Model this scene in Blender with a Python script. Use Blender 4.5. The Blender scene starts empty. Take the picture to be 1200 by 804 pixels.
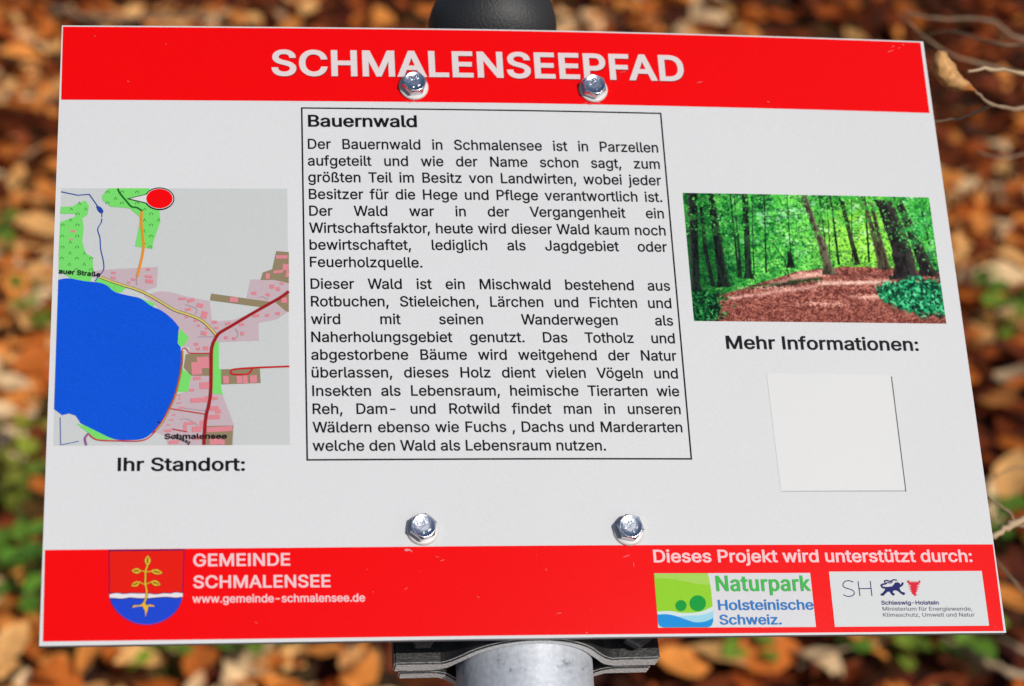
import bpy, bmesh, math, random
import numpy as np
from mathutils import Vector, Matrix, Quaternion
from mathutils.geometry import tessellate_polygon, delaunay_2d_cdt

R = math.radians
random.seed(7)
rng = np.random.default_rng(7)
sc = bpy.context.scene
COL = sc.collection

# ------------------------------------------------------------------ camera
F_PX = 2193.8                      # focal length in pixels of a 1200 wide frame
CAM_Z, PITCH = 1.62, 30.0          # eye height, looking down
cam_d = bpy.data.cameras.new('camera')
cam = bpy.data.objects.new('camera', cam_d)
COL.objects.link(cam)
cam.location = (0, 0, CAM_Z)
cam.rotation_euler = (R(90 - PITCH), 0, 0)
cam_d.sensor_width = 36
cam_d.lens = F_PX / 1200 * 36
cam_d.clip_start = 0.05
cam_d.clip_end = 500
cam_d.dof.use_dof = True
cam_d.dof.focus_distance = 0.842
cam_d.dof.aperture_fstop = 8.0
sc.camera = cam
RCAM = cam.rotation_euler.to_matrix()
CAMP = Vector(cam.location)

# ------------------------------------------------------------------ sky and sun
SUN_EL, SUN_AZ = 41.5, 43.0        # azimuth: degrees to the right of straight behind the camera
sun_dir = Vector((math.cos(R(SUN_EL)) * math.sin(R(SUN_AZ)), -math.cos(R(SUN_EL)) * math.cos(R(SUN_AZ)), math.sin(R(SUN_EL))))
w = bpy.data.worlds.new('World')
sc.world = w
w.use_nodes = True
nt = w.node_tree
sky = nt.nodes.new('ShaderNodeTexSky')
sky.sky_type = 'NISHITA'
sky.sun_disc = False
sky.sun_elevation = R(SUN_EL)
sky.sun_rotation = math.atan2(sun_dir.x, sun_dir.y)
bg = nt.nodes['Background']
nt.links.new(sky.outputs[0], bg.inputs[0])
bg.inputs[1].default_value = 0.075
sun_d = bpy.data.lights.new('sun', 'SUN')
sun_d.energy = 3.9
sun_d.angle = R(0.53)
sun_d.color = (1.0, 0.95, 0.88)
sun = bpy.data.objects.new('sun', sun_d)
COL.objects.link(sun)
sun.location = sun_dir * 20
sun.rotation_euler = sun_dir.to_track_quat('Z', 'Y').to_euler()

sc.view_settings.view_transform = 'Standard'
sc.view_settings.look = 'None'
sc.view_settings.exposure = 0.0
sc.view_settings.gamma = 1.0
sc.view_settings.use_curve_mapping = False
sc.cycles.use_denoising = True
sc.cycles.max_bounces = 8

# ------------------------------------------------------------------ helpers
def tag(o, label=None, cat=None, group=None, kind=None):
    if label: o['label'] = label
    if cat: o['category'] = cat
    if group: o['group'] = group
    if kind: o['kind'] = kind
    return o

def empty(name, loc=(0, 0, 0)):
    o = bpy.data.objects.new(name, None)
    o.empty_display_size = 0.05
    o.location = loc
    COL.objects.link(o)
    return o

def link_mesh(name, me, mats, parent=None, smooth=False):
    if not isinstance(mats, (list, tuple)): mats = [mats]
    for m in mats: me.materials.append(m)
    if smooth:
        me.polygons.foreach_set('use_smooth', [True] * len(me.polygons))
    o = bpy.data.objects.new(name, me)
    COL.objects.link(o)
    if parent: o.parent = parent
    return o

def link_bm(name, bm, mats, parent=None, smooth=False):
    me = bpy.data.meshes.new(name)
    bm.to_mesh(me)
    bm.free()
    return link_mesh(name, me, mats, parent, smooth)

def lin(r, g, b, k=1.0):
    f = lambda c: (c / 255 / 12.92 if c <= 10 else ((c / 255 + 0.055) / 1.055) ** 2.4)
    return (min(.9, f(r) * k), min(.9, f(g) * k), min(.9, f(b) * k), 1)

def nodes(m):
    m.use_nodes = True
    t = m.node_tree
    return t, t.nodes['Principled BSDF']

KP = 0.69
def print_mat(name, rgb, rough=0.15, vary=0.05, bump=0.06, k=KP):
    """ink or film on the board: a laminate with fine grain"""
    m = bpy.data.materials.new(name)
    t, b = nodes(m)
    tc = t.nodes.new('ShaderNodeTexCoord')
    n = t.nodes.new('ShaderNodeTexNoise'); n.inputs['Scale'].default_value = 1300; n.inputs['Detail'].default_value = 2
    t.links.new(tc.outputs['Object'], n.inputs['Vector'])
    n2 = t.nodes.new('ShaderNodeTexNoise'); n2.inputs['Scale'].default_value = 9; n2.inputs['Detail'].default_value = 3
    t.links.new(tc.outputs['Object'], n2.inputs['Vector'])
    add = t.nodes.new('ShaderNodeMath'); add.operation = 'MULTIPLY_ADD'
    t.links.new(n2.outputs['Fac'], add.inputs[0]); add.inputs[1].default_value = 0.35
    t.links.new(n.outputs['Fac'], add.inputs[2])
    r = t.nodes.new('ShaderNodeMapRange')
    r.inputs[1].default_value = 0.3; r.inputs[2].default_value = 1.05
    r.inputs[3].default_value = 1 - vary; r.inputs[4].default_value = 1 + vary
    t.links.new(add.outputs[0], r.inputs[0])
    mx = t.nodes.new('ShaderNodeVectorMath'); mx.operation = 'SCALE'
    mx.inputs[0].default_value = lin(*rgb, k)[:3]
    t.links.new(r.outputs[0], mx.inputs['Scale'])
    t.links.new(mx.outputs[0], b.inputs['Base Color'])
    b.inputs['Roughness'].default_value = rough
    b.inputs['Specular IOR Level'].default_value = 0.22
    bp = t.nodes.new('ShaderNodeBump'); bp.inputs['Strength'].default_value = bump; bp.inputs['Distance'].default_value = 0.0004
    t.links.new(n.outputs['Fac'], bp.inputs['Height'])
    t.links.new(bp.outputs[0], b.inputs['Normal'])
    return m

# ------------------------------------------------------------------ the board: an A3 plate, slightly warped
W2, H2 = 0.210, 0.1485
SR = Matrix(((0.983817815486085, -0.06121966901044177, 0.16838841426426182),
             (-0.006936366778124814, 0.9260976233981604, 0.3772201992897084),
             (-0.17903740600248885, -0.37228395622494925, 0.9106866987001416)))
ST = Vector((0.00684392, 0.01193918, -0.84944642))
SIGN_M = (RCAM @ SR).to_4x4()
SIGN_M.translation = RCAM @ ST + CAMP
SINV = SIGN_M.inverted()
CAM_L = SINV @ CAMP                # the eye in board coordinates

def warp(x, y):
    u = max(-1.3, min(1.3, x / W2)); v = max(-1.3, min(1.3, y / H2))
    g = math.exp(-((u - .05) / .4) ** 2)
    b = (2.29579, 1.03252, 0.57849, -0.15678, 7.16503, 0.53577)
    return 0.001 * ((b[0] + b[1] * v) * (1 - u * u) + (b[2] + b[3] * v) * g + b[4] * u * v + b[5] * u * (1 - u * u) * (1 + v) / 2)

def ray_l(px, py):
    d = RCAM @ Vector(((px - 600) / F_PX, -(py - 402) / F_PX, -1))
    return (SINV.to_3x3() @ d)

def L(px, py, z=None):
    """where the printed mark seen in the photograph lies on the board (metres)"""
    d = ray_l(px, py)
    zz = 0.0 if z is None else z
    for i in range(6):
        t = (zz - CAM_L.z) / d.z
        p = CAM_L + d * t
        if z is not None: break
        zz = warp(p.x, p.y)
    return (p.x, p.y)

LAYER = 0.00006
def clean(loop):
    r = []
    for p in loop:
        if not r or abs(p[0] - r[-1][0]) + abs(p[1] - r[-1][1]) > 1e-7: r.append(p)
    if len(r) > 2 and abs(r[0][0] - r[-1][0]) + abs(r[0][1] - r[-1][1]) < 1e-7: r.pop()
    return r

def fill(loops):
    """triangles of the area the outlines wind round (overlapping outlines merge)"""
    sc_ = 1000.0                   # millimetres, for the numbers' sake
    co, ed = [], []
    for l in loops:
        k0 = len(co)
        co += [Vector((p[0] * sc_, p[1] * sc_)) for p in l]
        ed += [(k0 + i, k0 + (i + 1) % len(l)) for i in range(len(l))]
    vo, eo, fo = delaunay_2d_cdt(co, ed, [], 0, 1e-5, False)[:3]
    seg = [np.array([(p[0] * sc_, p[1] * sc_) for p in l]) for l in loops]
    A_ = np.concatenate(seg); B_ = np.concatenate([np.roll(q, -1, 0) for q in seg])
    out = []
    T = np.array([[(vo[i].x, vo[i].y) for i in f] for f in fo if len(f) == 3])
    if not len(T): return out
    C = T.mean(1)
    up = (A_[None, :, 1] <= C[:, None, 1]) & (B_[None, :, 1] > C[:, None, 1]); dn = (A_[None, :, 1] > C[:, None, 1]) & (B_[None, :, 1] <= C[:, None, 1])
    cr = (B_[None, :, 0] - A_[None, :, 0]) * (C[:, None, 1] - A_[None, :, 1]) - (C[:, None, 0] - A_[None, :, 0]) * (B_[None, :, 1] - A_[None, :, 1])
    wn = (up & (cr > 0)).sum(1) - (dn & (cr < 0)).sum(1)
    ar = (T[:, 1, 0] - T[:, 0, 0]) * (T[:, 2, 1] - T[:, 0, 1]) - (T[:, 2, 0] - T[:, 0, 0]) * (T[:, 1, 1] - T[:, 0, 1])
    for t, w_, a in zip(T, wn, ar):
        if w_ != 0 and abs(a) > 1e-6:
            out.append([tuple(p / sc_) for p in (t if a > 0 else t[::-1])])
    return out

def flat_mesh(groups, layer, step=0.012):
    """groups: list of (material index, [outer loop, hole loop ...], extra layer) in board metres -> mesh hugging the warped plate"""
    bm = bmesh.new()
    for mi, loops, ex in groups:
        loops = [clean(l) for l in loops]
        loops = [l for l in loops if len(l) > 2]
        if not loops: continue
        b2 = bmesh.new()
        pts = [p for l in loops for p in l]
        for tri in fill(loops):
            q = [b2.verts.new((p[0], p[1], 0)) for p in tri]
            b2.faces.new(q)
        bmesh.ops.remove_doubles(b2, verts=b2.verts[:], dist=1e-8)
        xs = [p[0] for p in pts]; ys = [p[1] for p in pts]
        for ax, lo, hi in ((0, min(xs), max(xs)), (1, min(ys), max(ys))):
            if hi - lo > step * 1.5:
                k = math.ceil(lo / step)
                while k * step < hi:
                    co = (k * step, 0, 0) if ax == 0 else (0, k * step, 0)
                    no = (1, 0, 0) if ax == 0 else (0, 1, 0)
                    bmesh.ops.bisect_plane(b2, geom=b2.verts[:] + b2.edges[:] + b2.faces[:], plane_co=co, plane_no=no)
                    k += 1
        for f in b2.faces:
            f.normal_update()
            if f.normal.z < 0: f.normal_flip()
            f.material_index = mi
        off = LAYER * (layer + ex)
        for v in b2.verts: v.co.z = warp(v.co.x, v.co.y) + off
        tmp = bpy.data.meshes.new('tmp'); b2.to_mesh(tmp); b2.free()
        bm.from_mesh(tmp); bpy.data.meshes.remove(tmp)
    me = bpy.data.meshes.new('print')
    bm.to_mesh(me); bm.free()
    return me

def print_part(name, groups, layer, mats, parent, step=0.012):
    g2 = []
    for g in groups:
        if len(g) == 2: g = (g[0], g[1], 0)
        g2.append(g)
    return link_mesh(name, flat_mesh(g2, layer, step), mats, parent)

def P(pts, fn=None):
    return [L(*(fn(x, y) if fn else (x, y))) for x, y in pts]

def quad_loop(corners, n=1):
    return P(corners)

def stroke(pts, wid, closed=False, taper=None):
    """polyline in board metres -> outline polygon(s) of width wid"""
    pts = [Vector((p[0], p[1])) for p in pts]
    n = len(pts)
    lft, rgt = [], []
    for i, p in enumerate(pts):
        a = pts[i - 1] if i else p
        b = pts[i + 1] if i < n - 1 else p
        d1 = (p - a).normalized() if i else (b - p).normalized()
        d2 = (b - p).normalized() if i < n - 1 else d1
        d = d1 + d2
        if d.length < 1e-6: d = d1
        d.normalize()
        nn = Vector((-d.y, d.x))
        c = max(.5, nn.dot(Vector((-d1.y, d1.x))))
        ww = wid / 2 / c
        if taper: ww *= taper[0] + (taper[1] - taper[0]) * i / (n - 1)
        lft.append(tuple(p + nn * ww)); rgt.append(tuple(p - nn * ww))
    return lft + rgt[::-1]

def smooth_pts(pts, n=4, closed=False):
    """Catmull-Rom through the points"""
    out = []
    m = len(pts)
    rngi = range(m if closed else m - 1)
    for i in rngi:
        g = (lambda k: pts[k % m]) if closed else (lambda k: pts[min(max(k, 0), m - 1)])
        p0, p1, p2, p3 = g(i - 1), g(i), g(i + 1), g(i + 2)
        for j in range(n):
            t = j / n
            out.append(tuple(0.5 * (2 * p1[a] + (p2[a] - p0[a]) * t + (2 * p0[a] - 5 * p1[a] + 4 * p2[a] - p3[a]) * t * t
                                    + (3 * p1[a] - p0[a] - 3 * p2[a] + p3[a]) * t ** 3) for a in (0, 1)))
    if not closed: out.append(tuple(pts[-1]))
    return out

def circle(cx, cy, rx, ry, n=36, rot=0):
    c, s = math.cos(rot), math.sin(rot)
    return [(cx + rx * math.cos(2 * math.pi * i / n) * c - ry * math.sin(2 * math.pi * i / n) * s,
             cy + rx * math.cos(2 * math.pi * i / n) * s + ry * math.sin(2 * math.pi * i / n) * c) for i in range(n)]

# ------------------------------------------------------------------ lettering: outlines of a plain grotesque alphabet
GLYPHS = [
    32, 376, 0,
    44, 376, 1, 4, 75, -239, 135, 142, 274, 142, 169, -239,
    45, 906, 1, 4, 674, 489, 674, 376, 228, 376, 228, 489,
    46, 376, 1, 16, 191, -9, 156, -2, 126, 18, 106, 47, 99, 82, 106, 117, 126, 147, 156, 167, 191, 173, 226, 167, 255, 147, 275, 117, 282, 82, 275, 47, 255, 18, 226, -2,
    56, 906, 3, 68, 453, -14, 387, -10, 326, 3, 271, 23, 223, 50, 182, 84, 148, 124, 124, 168, 109, 217, 104, 270, 107, 313, 115, 352, 130, 390, 150, 425, 174, 455, 202, 482, 234, 504, 268, 519, 305, 529, 305, 534, 259, 551, 219, 578, 185, 616, 161, 660, 146, 708, 141, 761, 145, 811, 159, 857, 181, 900, 211, 937, 248, 970, 292, 996, 341, 1015, 394, 1027, 453, 1031, 510, 1027, 563, 1015, 612, 996, 656, 970, 692, 937, 723, 900, 745, 857, 759, 811, 763, 761, 758, 708, 744, 660, 719, 616, 686, 579, 646, 551, 601, 534, 601, 529, 637, 519, 671, 504, 702, 482, 731, 455, 755, 425, 775, 390, 790, 352, 799, 313, 802, 270, 797, 217, 782, 168, 757, 124, 723, 84, 682, 50, 634, 23, 579, 3, 518, -10, 36, 453, 98, 496, 101, 535, 108, 569, 121, 600, 137, 625, 158, 646, 183, 661, 211, 670, 243, 673, 277, 670, 314, 661, 347, 645, 377, 623, 404, 597, 427, 566, 446, 531, 459, 493, 468, 453, 470, 411, 468, 373, 459, 338, 446, 307, 427, 281, 404, 259, 377, 244, 347, 234, 314, 231, 277, 234, 243, 243, 211, 258, 183, 278, 158, 304, 137, 335, 121, 370, 108, 409, 101, 28, 453, 579, 548, 601, 574, 617, 596, 637, 614, 661, 628, 688, 636, 718, 638, 751, 636, 784, 628, 813, 615, 840, 598, 864, 576, 883, 550, 899, 453, 920, 355, 899, 329, 883, 307, 864, 289, 840, 276, 813, 268, 784, 266, 751, 268, 718, 276, 688, 289, 661, 307, 637, 329, 617, 355, 601,
    58, 376, 2, 16, 191, -9, 156, -2, 126, 18, 106, 47, 99, 82, 106, 117, 126, 147, 156, 167, 191, 173, 226, 167, 255, 147, 275, 117, 282, 82, 275, 47, 255, 18, 226, -2, 16, 191, 541, 156, 548, 126, 568, 106, 597, 99, 632, 106, 668, 126, 697, 156, 717, 191, 724, 226, 717, 255, 697, 275, 668, 282, 632, 275, 597, 255, 568, 226, 548,
    65, 959, 2, 12, 33, 0, 403, 1017, 552, 1017, 926, 0, 790, 0, 574, 605, 528, 744, 464, 957, 490, 957, 426, 742, 381, 605, 170, 0, 4, 220, 284, 220, 397, 740, 397, 740, 284,
    66, 912, 3, 36, 120, 0, 120, 1017, 482, 1017, 549, 1013, 607, 1001, 658, 981, 700, 954, 735, 922, 762, 884, 781, 842, 792, 796, 796, 748, 794, 707, 786, 671, 773, 640, 713, 572, 630, 533, 630, 524, 662, 519, 694, 508, 726, 491, 756, 468, 782, 440, 805, 406, 822, 367, 832, 323, 836, 272, 832, 223, 820, 176, 800, 133, 772, 95, 735, 63, 689, 36, 634, 16, 568, 4, 493, 0, 18, 249, 114, 490, 114, 561, 119, 618, 134, 660, 159, 688, 192, 705, 230, 711, 273, 708, 307, 699, 338, 685, 368, 665, 394, 641, 417, 611, 436, 577, 450, 539, 459, 496, 462, 249, 462, 16, 249, 571, 476, 571, 576, 592, 604, 609, 627, 629, 646, 653, 661, 680, 669, 711, 672, 744, 667, 787, 651, 825, 625, 858, 588, 883, 540, 898, 480, 903, 249, 903,
    67, 1020, 1, 74, 535, -14, 471, -10, 410, 2, 353, 22, 300, 50, 252, 85, 209, 127, 171, 175, 139, 230, 114, 292, 95, 358, 84, 431, 81, 508, 84, 586, 95, 658, 114, 725, 139, 786, 171, 841, 209, 890, 252, 932, 300, 967, 353, 995, 410, 1015, 471, 1027, 535, 1031, 680, 1009, 725, 991, 766, 969, 804, 942, 839, 911, 869, 876, 896, 837, 917, 794, 934, 747, 946, 696, 817, 696, 779, 789, 715, 857, 631, 898, 535, 912, 474, 906, 419, 891, 367, 864, 321, 828, 282, 783, 250, 728, 226, 663, 212, 590, 207, 508, 212, 426, 226, 353, 250, 289, 283, 234, 322, 189, 368, 153, 419, 127, 475, 111, 535, 106, 631, 120, 715, 161, 779, 229, 817, 321, 946, 321, 934, 271, 918, 224, 896, 181, 870, 142, 839, 107, 805, 76, 767, 49, 725, 27, 681, 9, 634, -3, 586, -11,
    68, 1004, 2, 47, 438, 0, 192, 0, 192, 114, 429, 114, 508, 119, 576, 135, 636, 161, 686, 198, 726, 243, 758, 298, 780, 361, 794, 432, 798, 511, 794, 588, 780, 659, 758, 721, 727, 775, 688, 820, 639, 856, 582, 882, 516, 898, 442, 903, 186, 903, 186, 1017, 451, 1017, 522, 1014, 589, 1002, 650, 983, 705, 957, 770, 910, 824, 852, 867, 782, 891, 723, 909, 657, 920, 587, 923, 511, 920, 434, 909, 363, 891, 297, 867, 237, 835, 183, 797, 136, 752, 95, 701, 61, 644, 35, 581, 15, 512, 4, 4, 249, 1017, 249, 0, 120, 0, 120, 1017,
    69, 837, 1, 12, 120, 0, 120, 1017, 745, 1017, 745, 903, 249, 903, 249, 572, 711, 572, 711, 457, 249, 457, 249, 114, 750, 114, 750, 0,
    70, 820, 1, 10, 120, 0, 120, 1017, 738, 1017, 738, 903, 249, 903, 249, 557, 692, 557, 692, 442, 249, 442, 249, 0,
    71, 1041, 1, 82, 537, -14, 472, -10, 410, 2, 352, 22, 299, 50, 250, 85, 207, 127, 170, 176, 138, 231, 113, 292, 95, 359, 84, 431, 81, 508, 84, 586, 95, 658, 113, 725, 138, 786, 170, 841, 207, 890, 250, 932, 298, 967, 350, 995, 407, 1015, 466, 1027, 530, 1031, 582, 1028, 633, 1020, 681, 1007, 726, 989, 768, 966, 806, 939, 841, 907, 872, 872, 898, 833, 920, 790, 937, 745, 948, 697, 816, 697, 774, 786, 712, 854, 631, 897, 531, 912, 472, 906, 417, 891, 366, 865, 321, 829, 282, 783, 250, 728, 226, 663, 212, 590, 207, 508, 212, 426, 226, 354, 250, 290, 283, 235, 322, 189, 368, 153, 420, 127, 477, 111, 537, 106, 593, 110, 643, 122, 689, 142, 730, 170, 764, 205, 792, 247, 813, 294, 825, 347, 830, 405, 869, 398, 565, 398, 565, 511, 956, 511, 956, 400, 950, 320, 932, 247, 902, 182, 861, 124, 812, 76, 753, 38, 687, 9, 615, -8,
    72, 1034, 1, 12, 120, 0, 120, 1017, 249, 1017, 249, 578, 785, 578, 785, 1017, 914, 1017, 914, 0, 785, 0, 785, 464, 249, 464, 249, 0,
    73, 601, 1, 12, 62, 0, 62, 114, 236, 114, 236, 903, 62, 903, 62, 1017, 539, 1017, 539, 903, 365, 903, 365, 114, 539, 114, 539, 0,
    74, 793, 1, 32, 370, -14, 286, -5, 213, 22, 151, 66, 114, 109, 87, 161, 72, 222, 66, 291, 66, 346, 195, 346, 195, 291, 201, 233, 217, 186, 243, 149, 278, 121, 321, 105, 370, 100, 419, 105, 461, 121, 496, 149, 522, 186, 538, 233, 544, 291, 544, 1017, 673, 1017, 673, 291, 667, 222, 652, 161, 625, 109, 588, 66, 527, 22, 454, -5,
    75, 933, 3, 9, 209, 291, 209, 432, 278, 522, 349, 607, 423, 688, 727, 1017, 897, 1017, 462, 552, 455, 552, 7, 120, 0, 120, 1017, 249, 1017, 249, 668, 248, 450, 249, 386, 249, 0, 4, 744, 0, 376, 518, 456, 619, 897, 0,
    76, 786, 1, 6, 120, 0, 120, 1017, 249, 1017, 249, 114, 722, 114, 722, 0,
    77, 1256, 1, 40, 120, 0, 120, 1017, 303, 1017, 554, 374, 575, 318, 598, 245, 623, 168, 643, 98, 615, 98, 636, 165, 660, 242, 684, 316, 705, 374, 953, 1017, 1136, 1017, 1136, 0, 1009, 0, 1009, 582, 1009, 654, 1010, 737, 1012, 826, 1014, 914, 1026, 914, 995, 819, 964, 726, 935, 644, 912, 582, 684, 0, 572, 0, 341, 582, 318, 642, 290, 722, 258, 815, 224, 914, 238, 914, 240, 832, 242, 743, 243, 657, 244, 582, 244, 0,
    78, 1047, 1, 24, 120, 0, 120, 1017, 272, 1017, 686, 365, 726, 301, 775, 213, 828, 110, 810, 107, 801, 216, 798, 314, 798, 390, 798, 1017, 927, 1017, 927, 0, 774, 0, 404, 580, 355, 661, 296, 762, 215, 904, 238, 907, 244, 767, 249, 656, 250, 582, 250, 0,
    80, 889, 1, 44, 120, 0, 120, 1017, 470, 1017, 544, 1013, 609, 998, 665, 975, 712, 943, 750, 904, 779, 859, 801, 809, 813, 754, 817, 695, 813, 637, 801, 582, 779, 531, 750, 485, 712, 447, 665, 414, 609, 391, 544, 376, 470, 371, 219, 371, 219, 485, 465, 485, 515, 488, 558, 497, 594, 512, 624, 533, 648, 558, 666, 587, 679, 620, 686, 656, 689, 695, 686, 734, 679, 770, 666, 803, 648, 832, 624, 857, 594, 877, 557, 892, 514, 901, 464, 904, 249, 904, 249, 0,
    82, 898, 2, 44, 120, 0, 120, 1017, 472, 1017, 546, 1013, 610, 1000, 666, 977, 713, 947, 751, 910, 781, 866, 802, 817, 814, 763, 819, 704, 814, 645, 802, 592, 781, 543, 751, 500, 713, 464, 666, 434, 610, 413, 545, 400, 472, 395, 193, 395, 193, 510, 467, 510, 517, 513, 559, 521, 595, 534, 625, 552, 649, 574, 667, 601, 680, 632, 688, 666, 690, 704, 688, 743, 680, 778, 667, 809, 649, 837, 625, 860, 595, 879, 559, 893, 516, 901, 466, 904, 249, 904, 249, 0, 4, 706, 0, 460, 458, 606, 458, 856, 0,
    83, 893, 1, 93, 447, -18, 377, -14, 313, -2, 255, 18, 205, 46, 162, 80, 128, 120, 102, 166, 85, 217, 76, 273, 209, 273, 215, 236, 228, 204, 247, 175, 271, 152, 300, 132, 333, 117, 447, 98, 492, 101, 534, 108, 572, 121, 606, 137, 635, 158, 659, 184, 677, 212, 687, 244, 691, 279, 688, 309, 679, 335, 664, 358, 592, 409, 490, 445, 367, 479, 290, 505, 225, 538, 172, 578, 134, 626, 111, 681, 104, 745, 109, 800, 124, 850, 150, 896, 184, 935, 226, 969, 275, 996, 330, 1015, 390, 1027, 454, 1031, 519, 1027, 578, 1015, 632, 995, 680, 968, 721, 936, 754, 897, 779, 854, 795, 807, 802, 756, 675, 756, 663, 803, 640, 843, 604, 875, 560, 898, 508, 912, 450, 917, 408, 915, 370, 907, 335, 896, 304, 879, 278, 860, 257, 836, 242, 810, 233, 782, 230, 751, 234, 719, 244, 691, 262, 667, 339, 616, 425, 587, 529, 559, 623, 527, 717, 475, 789, 395, 804, 361, 814, 321, 817, 277, 812, 224, 797, 173, 773, 127, 740, 86, 697, 50, 647, 21, 588, 0, 521, -13,
    84, 897, 1, 8, 64, 903, 64, 1017, 834, 1017, 834, 903, 513, 903, 513, 0, 385, 0, 385, 903,
    85, 1034, 1, 42, 518, -16, 441, -11, 371, 5, 308, 31, 253, 66, 207, 109, 169, 160, 142, 217, 126, 279, 120, 346, 120, 1017, 249, 1017, 249, 356, 252, 309, 263, 266, 281, 226, 306, 191, 337, 160, 374, 136, 417, 118, 465, 107, 518, 103, 571, 107, 619, 118, 661, 136, 698, 160, 729, 191, 753, 226, 771, 266, 782, 309, 785, 356, 785, 1017, 914, 1017, 914, 346, 909, 279, 892, 217, 865, 160, 828, 109, 782, 66, 727, 31, 664, 5, 594, -11,
    86, 959, 1, 12, 408, 0, 33, 1017, 169, 1017, 384, 412, 431, 275, 496, 61, 469, 61, 534, 276, 579, 412, 789, 1017, 926, 1017, 556, 0,
    87, 1372, 1, 32, 310, 0, 33, 1017, 165, 1017, 326, 392, 351, 291, 374, 187, 394, 79, 378, 79, 399, 187, 423, 291, 448, 392, 612, 1017, 759, 1017, 923, 392, 949, 291, 972, 187, 994, 79, 976, 79, 998, 187, 1021, 291, 1045, 392, 1207, 1017, 1339, 1017, 1060, 0, 911, 0, 735, 646, 703, 783, 672, 950, 699, 950, 670, 789, 636, 646, 461, 0,
    97, 778, 2, 51, 320, -17, 273, -14, 230, -5, 189, 10, 152, 31, 121, 57, 95, 89, 76, 126, 65, 169, 61, 216, 64, 257, 72, 292, 86, 322, 105, 347, 128, 369, 155, 386, 251, 421, 356, 440, 467, 453, 531, 470, 546, 485, 551, 509, 551, 513, 533, 593, 480, 644, 391, 662, 298, 645, 235, 602, 200, 548, 82, 582, 102, 625, 127, 662, 157, 692, 191, 717, 227, 736, 266, 751, 388, 769, 478, 759, 572, 721, 599, 700, 624, 673, 645, 640, 661, 602, 670, 556, 673, 503, 673, 0, 553, 0, 553, 104, 545, 104, 504, 49, 431, 2, 21, 341, 91, 384, 94, 422, 103, 456, 117, 484, 137, 508, 160, 527, 186, 540, 215, 548, 245, 551, 276, 551, 380, 519, 364, 463, 352, 400, 342, 351, 336, 269, 317, 207, 279, 189, 249, 184, 210, 204, 144, 259, 104,
    98, 849, 2, 35, 459, -16, 415, -14, 377, -6, 345, 8, 276, 62, 236, 117, 224, 117, 224, 0, 105, 0, 105, 1017, 227, 1017, 227, 638, 236, 638, 275, 691, 343, 745, 375, 758, 413, 766, 458, 769, 519, 764, 575, 748, 626, 721, 671, 685, 709, 639, 740, 585, 762, 523, 776, 454, 780, 378, 776, 301, 762, 231, 740, 169, 709, 114, 671, 69, 626, 32, 576, 5, 520, -11, 36, 440, 94, 485, 98, 524, 110, 559, 131, 588, 159, 613, 193, 632, 233, 645, 278, 653, 327, 656, 379, 654, 430, 645, 478, 632, 522, 613, 562, 589, 595, 560, 623, 525, 643, 485, 656, 440, 660, 396, 656, 357, 644, 322, 624, 293, 597, 269, 565, 250, 526, 236, 482, 228, 433, 225, 379, 228, 325, 236, 275, 250, 230, 269, 190, 294, 157, 323, 130, 358, 110, 397, 98,
    99, 791, 1, 54, 414, -16, 349, -11, 288, 5, 234, 33, 185, 70, 145, 116, 112, 170, 88, 232, 73, 300, 68, 375, 73, 451, 88, 520, 112, 582, 145, 637, 185, 683, 234, 720, 288, 747, 349, 763, 414, 769, 520, 754, 610, 712, 680, 644, 723, 554, 606, 524, 581, 578, 540, 621, 484, 650, 414, 660, 367, 655, 326, 642, 290, 620, 260, 591, 236, 557, 217, 517, 203, 472, 195, 425, 193, 375, 195, 326, 203, 279, 217, 235, 236, 195, 260, 161, 290, 132, 326, 110, 367, 97, 414, 93, 485, 103, 541, 132, 583, 177, 608, 234, 726, 205, 682, 112, 612, 43, 521, -1,
    100, 849, 2, 35, 391, -16, 330, -11, 274, 5, 223, 32, 178, 69, 140, 114, 109, 169, 86, 231, 73, 301, 68, 378, 73, 454, 87, 523, 110, 585, 141, 639, 179, 685, 224, 721, 275, 748, 330, 764, 391, 769, 436, 766, 474, 758, 506, 745, 575, 691, 612, 638, 621, 638, 621, 1017, 744, 1017, 744, 0, 625, 0, 625, 117, 613, 117, 574, 62, 505, 8, 473, -6, 435, -14, 36, 409, 94, 453, 98, 492, 110, 526, 130, 556, 157, 580, 190, 599, 230, 612, 275, 621, 325, 623, 379, 621, 433, 613, 482, 599, 526, 580, 565, 556, 597, 527, 624, 492, 644, 453, 656, 409, 660, 364, 656, 324, 643, 289, 623, 260, 595, 236, 562, 217, 522, 203, 478, 195, 430, 193, 379, 195, 327, 203, 278, 217, 233, 236, 193, 261, 159, 290, 131, 325, 110, 365, 98,
    101, 808, 1, 74, 424, -16, 354, -11, 290, 5, 234, 33, 185, 70, 144, 115, 111, 170, 87, 231, 73, 299, 68, 374, 73, 448, 87, 517, 111, 579, 143, 634, 183, 681, 230, 719, 284, 747, 345, 763, 410, 769, 532, 748, 570, 731, 605, 709, 638, 682, 668, 648, 693, 609, 714, 564, 730, 512, 739, 453, 742, 388, 742, 339, 150, 339, 150, 442, 676, 442, 619, 404, 617, 452, 609, 497, 595, 537, 577, 573, 554, 603, 525, 628, 492, 646, 453, 657, 410, 660, 367, 657, 327, 645, 293, 627, 263, 602, 238, 573, 218, 539, 203, 502, 195, 463, 192, 422, 192, 355, 195, 302, 205, 254, 221, 212, 243, 176, 270, 147, 302, 123, 339, 106, 380, 96, 425, 92, 507, 105, 571, 145, 611, 211, 730, 182, 716, 144, 696, 110, 670, 79, 640, 51, 604, 28, 565, 9, 522, -5, 475, -14,
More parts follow.
